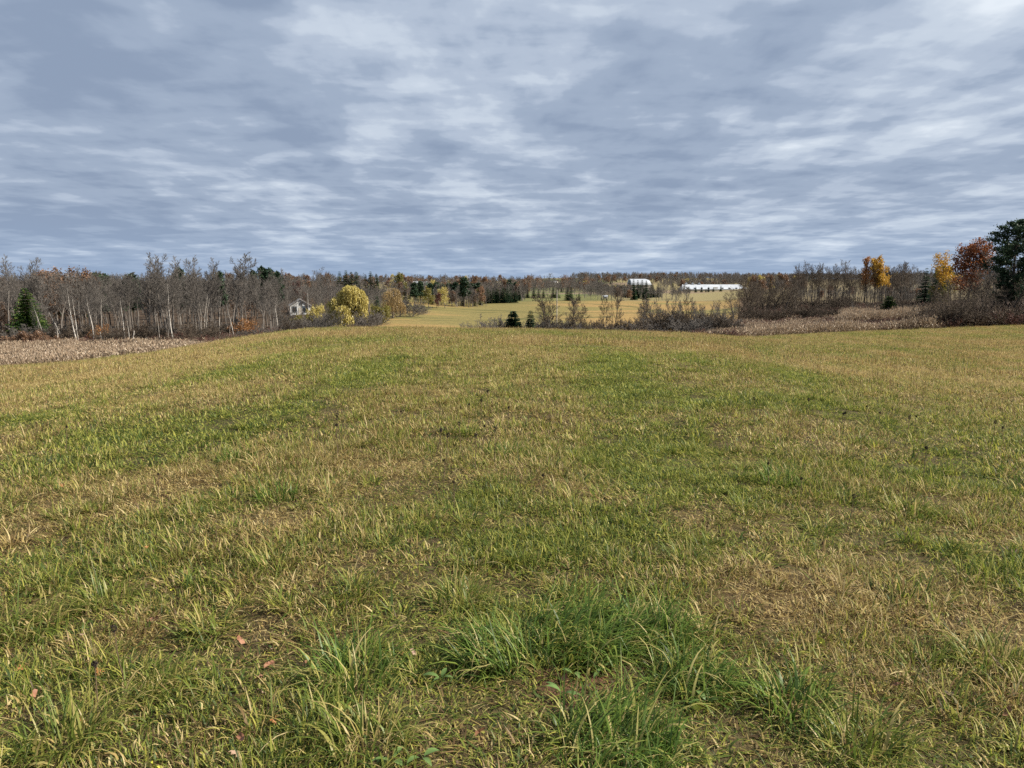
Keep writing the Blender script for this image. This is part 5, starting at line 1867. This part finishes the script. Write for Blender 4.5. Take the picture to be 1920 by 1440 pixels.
TU = [(1085, 1205, .27, .20, .40, 800, 'lush', 'long lush green tussock arching over a bare soil patch in the foreground', .2, .7, 1.9),
      (930, 1240, .17, .18, .36, 380, 'lush', 'green tussock left of the bare soil patch', 2.9, .9, 1.6),
      (1225, 1200, .16, .2, .36, 360, 'lush', 'green tussock right of the long arching one', .4, .9, 1.5),
      (1290, 1285, .17, .16, .32, 380, 'lush', 'green tussock right of the bare soil patch', .3, 1.0, 1.5),
      (1150, 1410, .22, .18, .34, 600, 'lush', 'broad green tussock at the bottom centre edge, leaning right', .7, .7, 1.7),
      (1480, 1330, .16, .16, .32, 240, 'lush', 'bright green tussock at lower right', None, 1, 1.4),
      (660, 1275, .19, .15, .34, 320, 'lush', 'fan-shaped green tussock left of the orange maple leaf', None, 1, 1.3),
      (510, 1065, .14, .14, .27, 240, 'tuft_dry', 'spiky olive tussock in the left middle of the foreground', None, 1, 1.2),
      (860, 1130, .17, .14, .27, 280, 'tuft_dry', 'yellow-green tussock above the green one by the soil patch', None, 1, 1.1),
      (200, 1130, .16, .14, .28, 260, 'tuft_dry', 'green tussock at left beside dark seed stalks', None, 1, 1.3),
      (60, 1180, .2, .16, .32, 300, 'tuft_dry', 'wide green tussock at the left edge', .3, 1, 1.5),
      (120, 1400, .15, .16, .32, 240, 'tuft_dry', 'green tussock in the lower left corner', None, 1, 1.3),
      (300, 1300, .15, .15, .3, 220, 'tuft_dry', 'green tussock at lower left, among fallen leaves', .2, 1, 1.5),
      (690, 1400, .14, .15, .3, 220, 'tuft_dry', 'green tussock near the bottom edge, left of centre', None, 1, 1.4),
      (1620, 1410, .16, .15, .3, 240, 'tuft_dry', 'green tussock near the bottom right corner', None, 1, 1.3),
      (1860, 1250, .17, .14, .27, 260, 'tuft_dry', 'straw-tipped tussock at the right edge', None, 1, 1.1),
      (1290, 1055, .14, .13, .26, 220, 'tuft_dry', 'spiky green-gold tussock right of centre', None, 1, 1.1),
      (1460, 905, .2, .14, .26, 240, 'lush', 'dark green tussock in the right middle of the field', None, 1, 1.0),
      (1700, 965, .22, .14, .28, 260, 'tuft_dry', 'big yellow-green tussock far right', None, 1, 1.1),
      (950, 850, .22, .12, .24, 200, 'lush', 'dark green tussock in the middle of the field', None, 1, 1.0),
      (520, 935, .18, .12, .24, 200, 'lush', 'dark green tussock left of the middle', None, 1, 1.0),
      (445, 865, .2, .12, .24, 180, 'lush', 'small dark green tussock further out on the left', None, 1, 1.0)]
for k, (px, py, rad, L0, L1, n, mt, lb, hd, sp, cu) in enumerate(TU):
    tussock(px, py, rad, L0, L1, n, M[mt], lb, hd, sp, cu, k, .0065 if py > 1000 else .009)


def seed_stalks():
    r = np.random.default_rng(77)
    pts = [(897, 750), (914, 734), (877, 760), (870, 794), (814, 805), (830, 815), (825, 807), (902, 801), (927, 801), (890, 815), (640, 779), (631, 797),
           (831, 850), (851, 881), (1019, 871), (952, 766), (1635, 763), (1714, 779), (1701, 783), (1584, 774), (1574, 774), (1892, 802), (1447, 856),
           (1506, 877), (1736, 840), (1592, 903), (1649, 774), (1524, 750), (1419, 747), (1860, 792), (117, 803), (291, 876), (225, 1130), (170, 1205)]
    heads, stems = [], []
    for k in range(3):
        n = 90
        v = r.normal(size=(n, 3))
        v /= np.linalg.norm(v, axis=1)[:, None]
        v = v * np.array([.010, .010, .014]) * (1 + .3 * k) * r.uniform(.7, 1.1, (n, 1))
        V, F, rd = cards(v, .0055, r)
        heads.append(mesh_np('seed_head', V, F, M['seed']))
        h = .30 + .05 * k
        bnd = r.normal(0, .03, 2)
        S = [(0, 0, -.03, bnd[0], bnd[1], h * .55, .0035, .003), (bnd[0], bnd[1], h * .55, bnd[0] * 1.3, bnd[1] * 1.3, h, .003, .0024),
             (bnd[0], bnd[1], h * .55, bnd[0] + .05, bnd[1] + .03, h * .85, .002, .0014)]
        V, F = tubes(S, 5)
        stems.append((mesh_np('stem', V, F, M['stalk']), (bnd[0] * 1.3, bnd[1] * 1.3, h)))
    for k, (px, py) in enumerate(sorted(pts)):
        st, tip = stems[k % 3]
        x, y, z = pix_ground(px, py, tip[2])
        s = 1.0 if y > 6 else .75
        o = bpy.data.objects.new('seed_stalk', None)
        C.objects.link(o)
        o.location = (x, y, z)
        o.rotation_euler[2] = r.uniform(0, 6.28)
        o.scale = (s, s, s)
        tag(o, nth(k + 1) + ' dark seed-head stalk from the left sticking up out of the field grass', 'stalk', 'dark seed stalks in the field')
        c = bpy.data.objects.new('stem', st)
        C.objects.link(c)
        c.parent = o
        c = bpy.data.objects.new('seed_head', heads[k % 3])
        C.objects.link(c)
        c.parent = o
        c.location = tip


seed_stalks()


def leaf_mesh(kind, seed, mat):
    r = np.random.default_rng(seed)
    if kind == 'maple':
        ang = np.radians([-90, -60, -40, -20, 0, 25, 45, 62, 78, 90, 102, 118, 135, 155, 180, 200, 220, 240])
        rad = np.array([.35, .45, .75, .45, .95, .45, .8, .42, .72, 1.05, .72, .42, .8, .45, .95, .45, .75, .45])
    else:
        ang = np.linspace(-math.pi / 2, 1.5 * math.pi, 19)[:-1]
        rad = .42 + .55 * np.abs(np.sin(ang)) ** 1.5 + .06 * np.sin(ang * 7)
    s = .026
    x, y = rad * np.cos(ang) * s * (1 if kind == 'maple' else .85), rad * np.sin(ang) * s
    cup = r.uniform(.2, .55)
    z = (x ** 2 * cup + y ** 2 * r.uniform(-.2, .4)) / s + r.normal(0, .004, len(x))
    V = np.r_[[[0, 0, -.003]], np.c_[x, y, z], np.c_[x * .5, y * .5, z * .3 + r.normal(0, .0015, len(x))]]
    n = len(x)
    i = np.arange(n)
    j = (i + 1) % n
    F4 = np.c_[1 + n + i, 1 + i, 1 + j, 1 + n + j]
    F3 = np.c_[np.zeros(n, int), 1 + n + i, 1 + n + j]
    return mesh_np('fallen_leaf', V, [F4, F3], mat, smooth=True)


def fallen_leaves():
    r = np.random.default_rng(88)
    lib = {'o': [leaf_mesh('maple', k, M['leaf_orange']) for k in range(2)], 'b': [leaf_mesh('oval', 5 + k, M['leaf_brown']) for k in range(3)],
           'p': [leaf_mesh('oval', 9 + k, M['leaf_pink']) for k in range(2)], 'y': [leaf_mesh('oval', 12, M['leaf_yellow'])]}
    L = [(751, 1214, 'o', 1.25, 'bright orange maple leaf lying in the grass left of the green tussocks'), (775, 1209, 'p', .8, 'pale leaf touching the bright orange maple leaf'),
         (450, 1187, 'b', 1, 'reddish brown leaf in the grass left of the fan-shaped tussock'), (501, 1200, 'p', 1.1, 'curled pale pink leaf standing in the grass left of the fan-shaped tussock'),
         (504, 1232, 'b', 1, 'brown leaf below the curled pale pink one'), (487, 1256, 'b', 1.1, 'dark pinkish leaf, upper of a small cluster'),
         (490, 1283, 'p', 1, 'pinkish leaf, lower of a small cluster'), (575, 1228, 'b', 1, 'orange-brown leaf at the left side of the fan-shaped tussock'),
         (513, 1335, 'o', .8, 'orange leaf in the lower left foreground'), (452, 1367, 'b', 1, 'tan leaf in the grass at lower left'), (440, 1397, 'p', 1.1, 'wide pale leaf near the bottom at lower left'),
         (490, 1432, 'o', 1.0, 'orange-tan leaf cut by the bottom edge'), (288, 1150, 'b', 1.3, 'big reddish leaf in the left foreground'), (150, 1177, 'p', 1.0, 'tan leaf beside the dark seed stalks'),
         (62, 1287, 'b', .9, 'dark red leaf near the left edge'), (185, 1247, 'o', 1.0, 'rusty leaf near the lower dark seed stalk'), (152, 1335, 'o', .8, 'orange scrap of leaf in the lower left'),
         (288, 1420, 'y', .9, 'yellowish leaf close to the bottom left'), (275, 1018, 'o', .9, 'coral-coloured leaf in the left middle of the field'), (116, 905, 'o', 1.6, 'orange leaf lying far out on the left'),
         (323, 1095, 'y', .8, 'small yellow flower-like leaf at left'), (1542, 1190, 'y', .9, 'yellow-green curled leaf at right'), (1310, 1312, 'y', 1.1, 'bright lime leaf among the tussocks at lower right'),
         (1778, 1285, 'p', 1.0, 'pale pink leaf at the right'), (1545, 1298, 'b', .9, 'dark red bud-like leaf at lower right'), (1685, 1270, 'b', 1.0, 'brown leaf sunk in the grass at right'),
         (1890, 1320, 'b', 1.0, 'brown leaf near the right edge'), (1180, 1395, 'b', .9, 'brown leaf in the bottom centre tussock'), (900, 1355, 'b', .9, 'tan leaf near the bottom left of centre'),
         (1060, 1255, 'b', .9, 'brown leaf on the bare soil patch'), (1105, 1270, 'p', .8, 'small dry leaf on the bare soil patch'), (680, 1095, 'b', .8, 'brown leaf above the fan-shaped tussock'),
         (38, 1240, 'o', 1.0, 'rust leaf at the left edge of the foreground'), (370, 1240, 'p', .9, 'pale tan leaf in the left foreground between tussocks')]
    for k, (px, py, c, s, lb) in enumerate(L):
        x, y, z = pix_ground(px, py, .07)
        me = lib[c][k % len(lib[c])]
        o = link('fallen_leaf', me, None, (x, y, z + .035), 0)
        o.rotation_euler = (r.normal(.5, .4), r.normal(0, .5), r.uniform(0, 6.28))
        o.scale = (s, s, s)
        tag(o, lb, 'leaf')


fallen_leaves()


def weeds():
    """small broad-leaved rosettes"""
    r = np.random.default_rng(99)

    def leaf(L, W, az, el, seed):
        n = 6
        t = np.linspace(0, 1, n)
        w = W * np.sin(np.pi * np.clip(t * .93 + .05, 0, 1)) ** .8
        out = np.cumsum(np.full(n, L / n)) * 1.0
        el_t = el - 1.1 * t
        dx = np.cumsum(np.cos(el_t)) * L / n
        dz = np.cumsum(np.sin(el_t)) * L / n + .02
        c, s = math.cos(az), math.sin(az)
        V = []
        for i in range(n):
            for sd, lift in ((-1, .25), (0, 0), (1, .25)):
                V.append((c * dx[i] - s * sd * w[i], s * dx[i] + c * sd * w[i], dz[i] + abs(sd) * w[i] * lift))
        F = [(3 * i + j, 3 * i + j + 1, 3 * i + j + 4, 3 * i + j + 3) for i in range(n - 1) for j in (0, 1)]
        return mesh_np('leaf', np.array(V), np.array(F), M['weed'], smooth=True)
    spots = [(790, 1418, 3, 'spoon-leaved weed at the bottom edge left of centre'), (735, 1425, 4, 'broad plantain rosette at the bottom edge'),
             (1075, 1262, 3, 'small weed growing on the bare soil patch'), (1055, 1300, 4, 'pale-leaved weed at the lower rim of the bare soil patch'),
             (828, 1270, 4, 'broad-leaved weed left of the green tussocks'), (1325, 1315, 3, 'weed with rounded leaves at lower right'),
             (875, 1245, 3, 'round-leaved weed tucked beside the left green tussock'), (1130, 1250, 2, 'grey-green seedling on the bare soil')]
    for px, py, n, lb in spots:
        x, y, z = pix_ground(px, py, .03)
        o = bpy.data.objects.new('broadleaf_weed', None)
        C.objects.link(o)
        o.location = (x, y, z)
        tag(o, lb, 'weed')
        a0 = r.uniform(0, 6.28)
        for k in range(n):
            c = link('leaf', leaf(r.uniform(.04, .10), r.uniform(.007, .014), a0 + k * 6.28 / n + r.uniform(-.9, .9), r.uniform(.3, 1.2), k), o)


weeds()
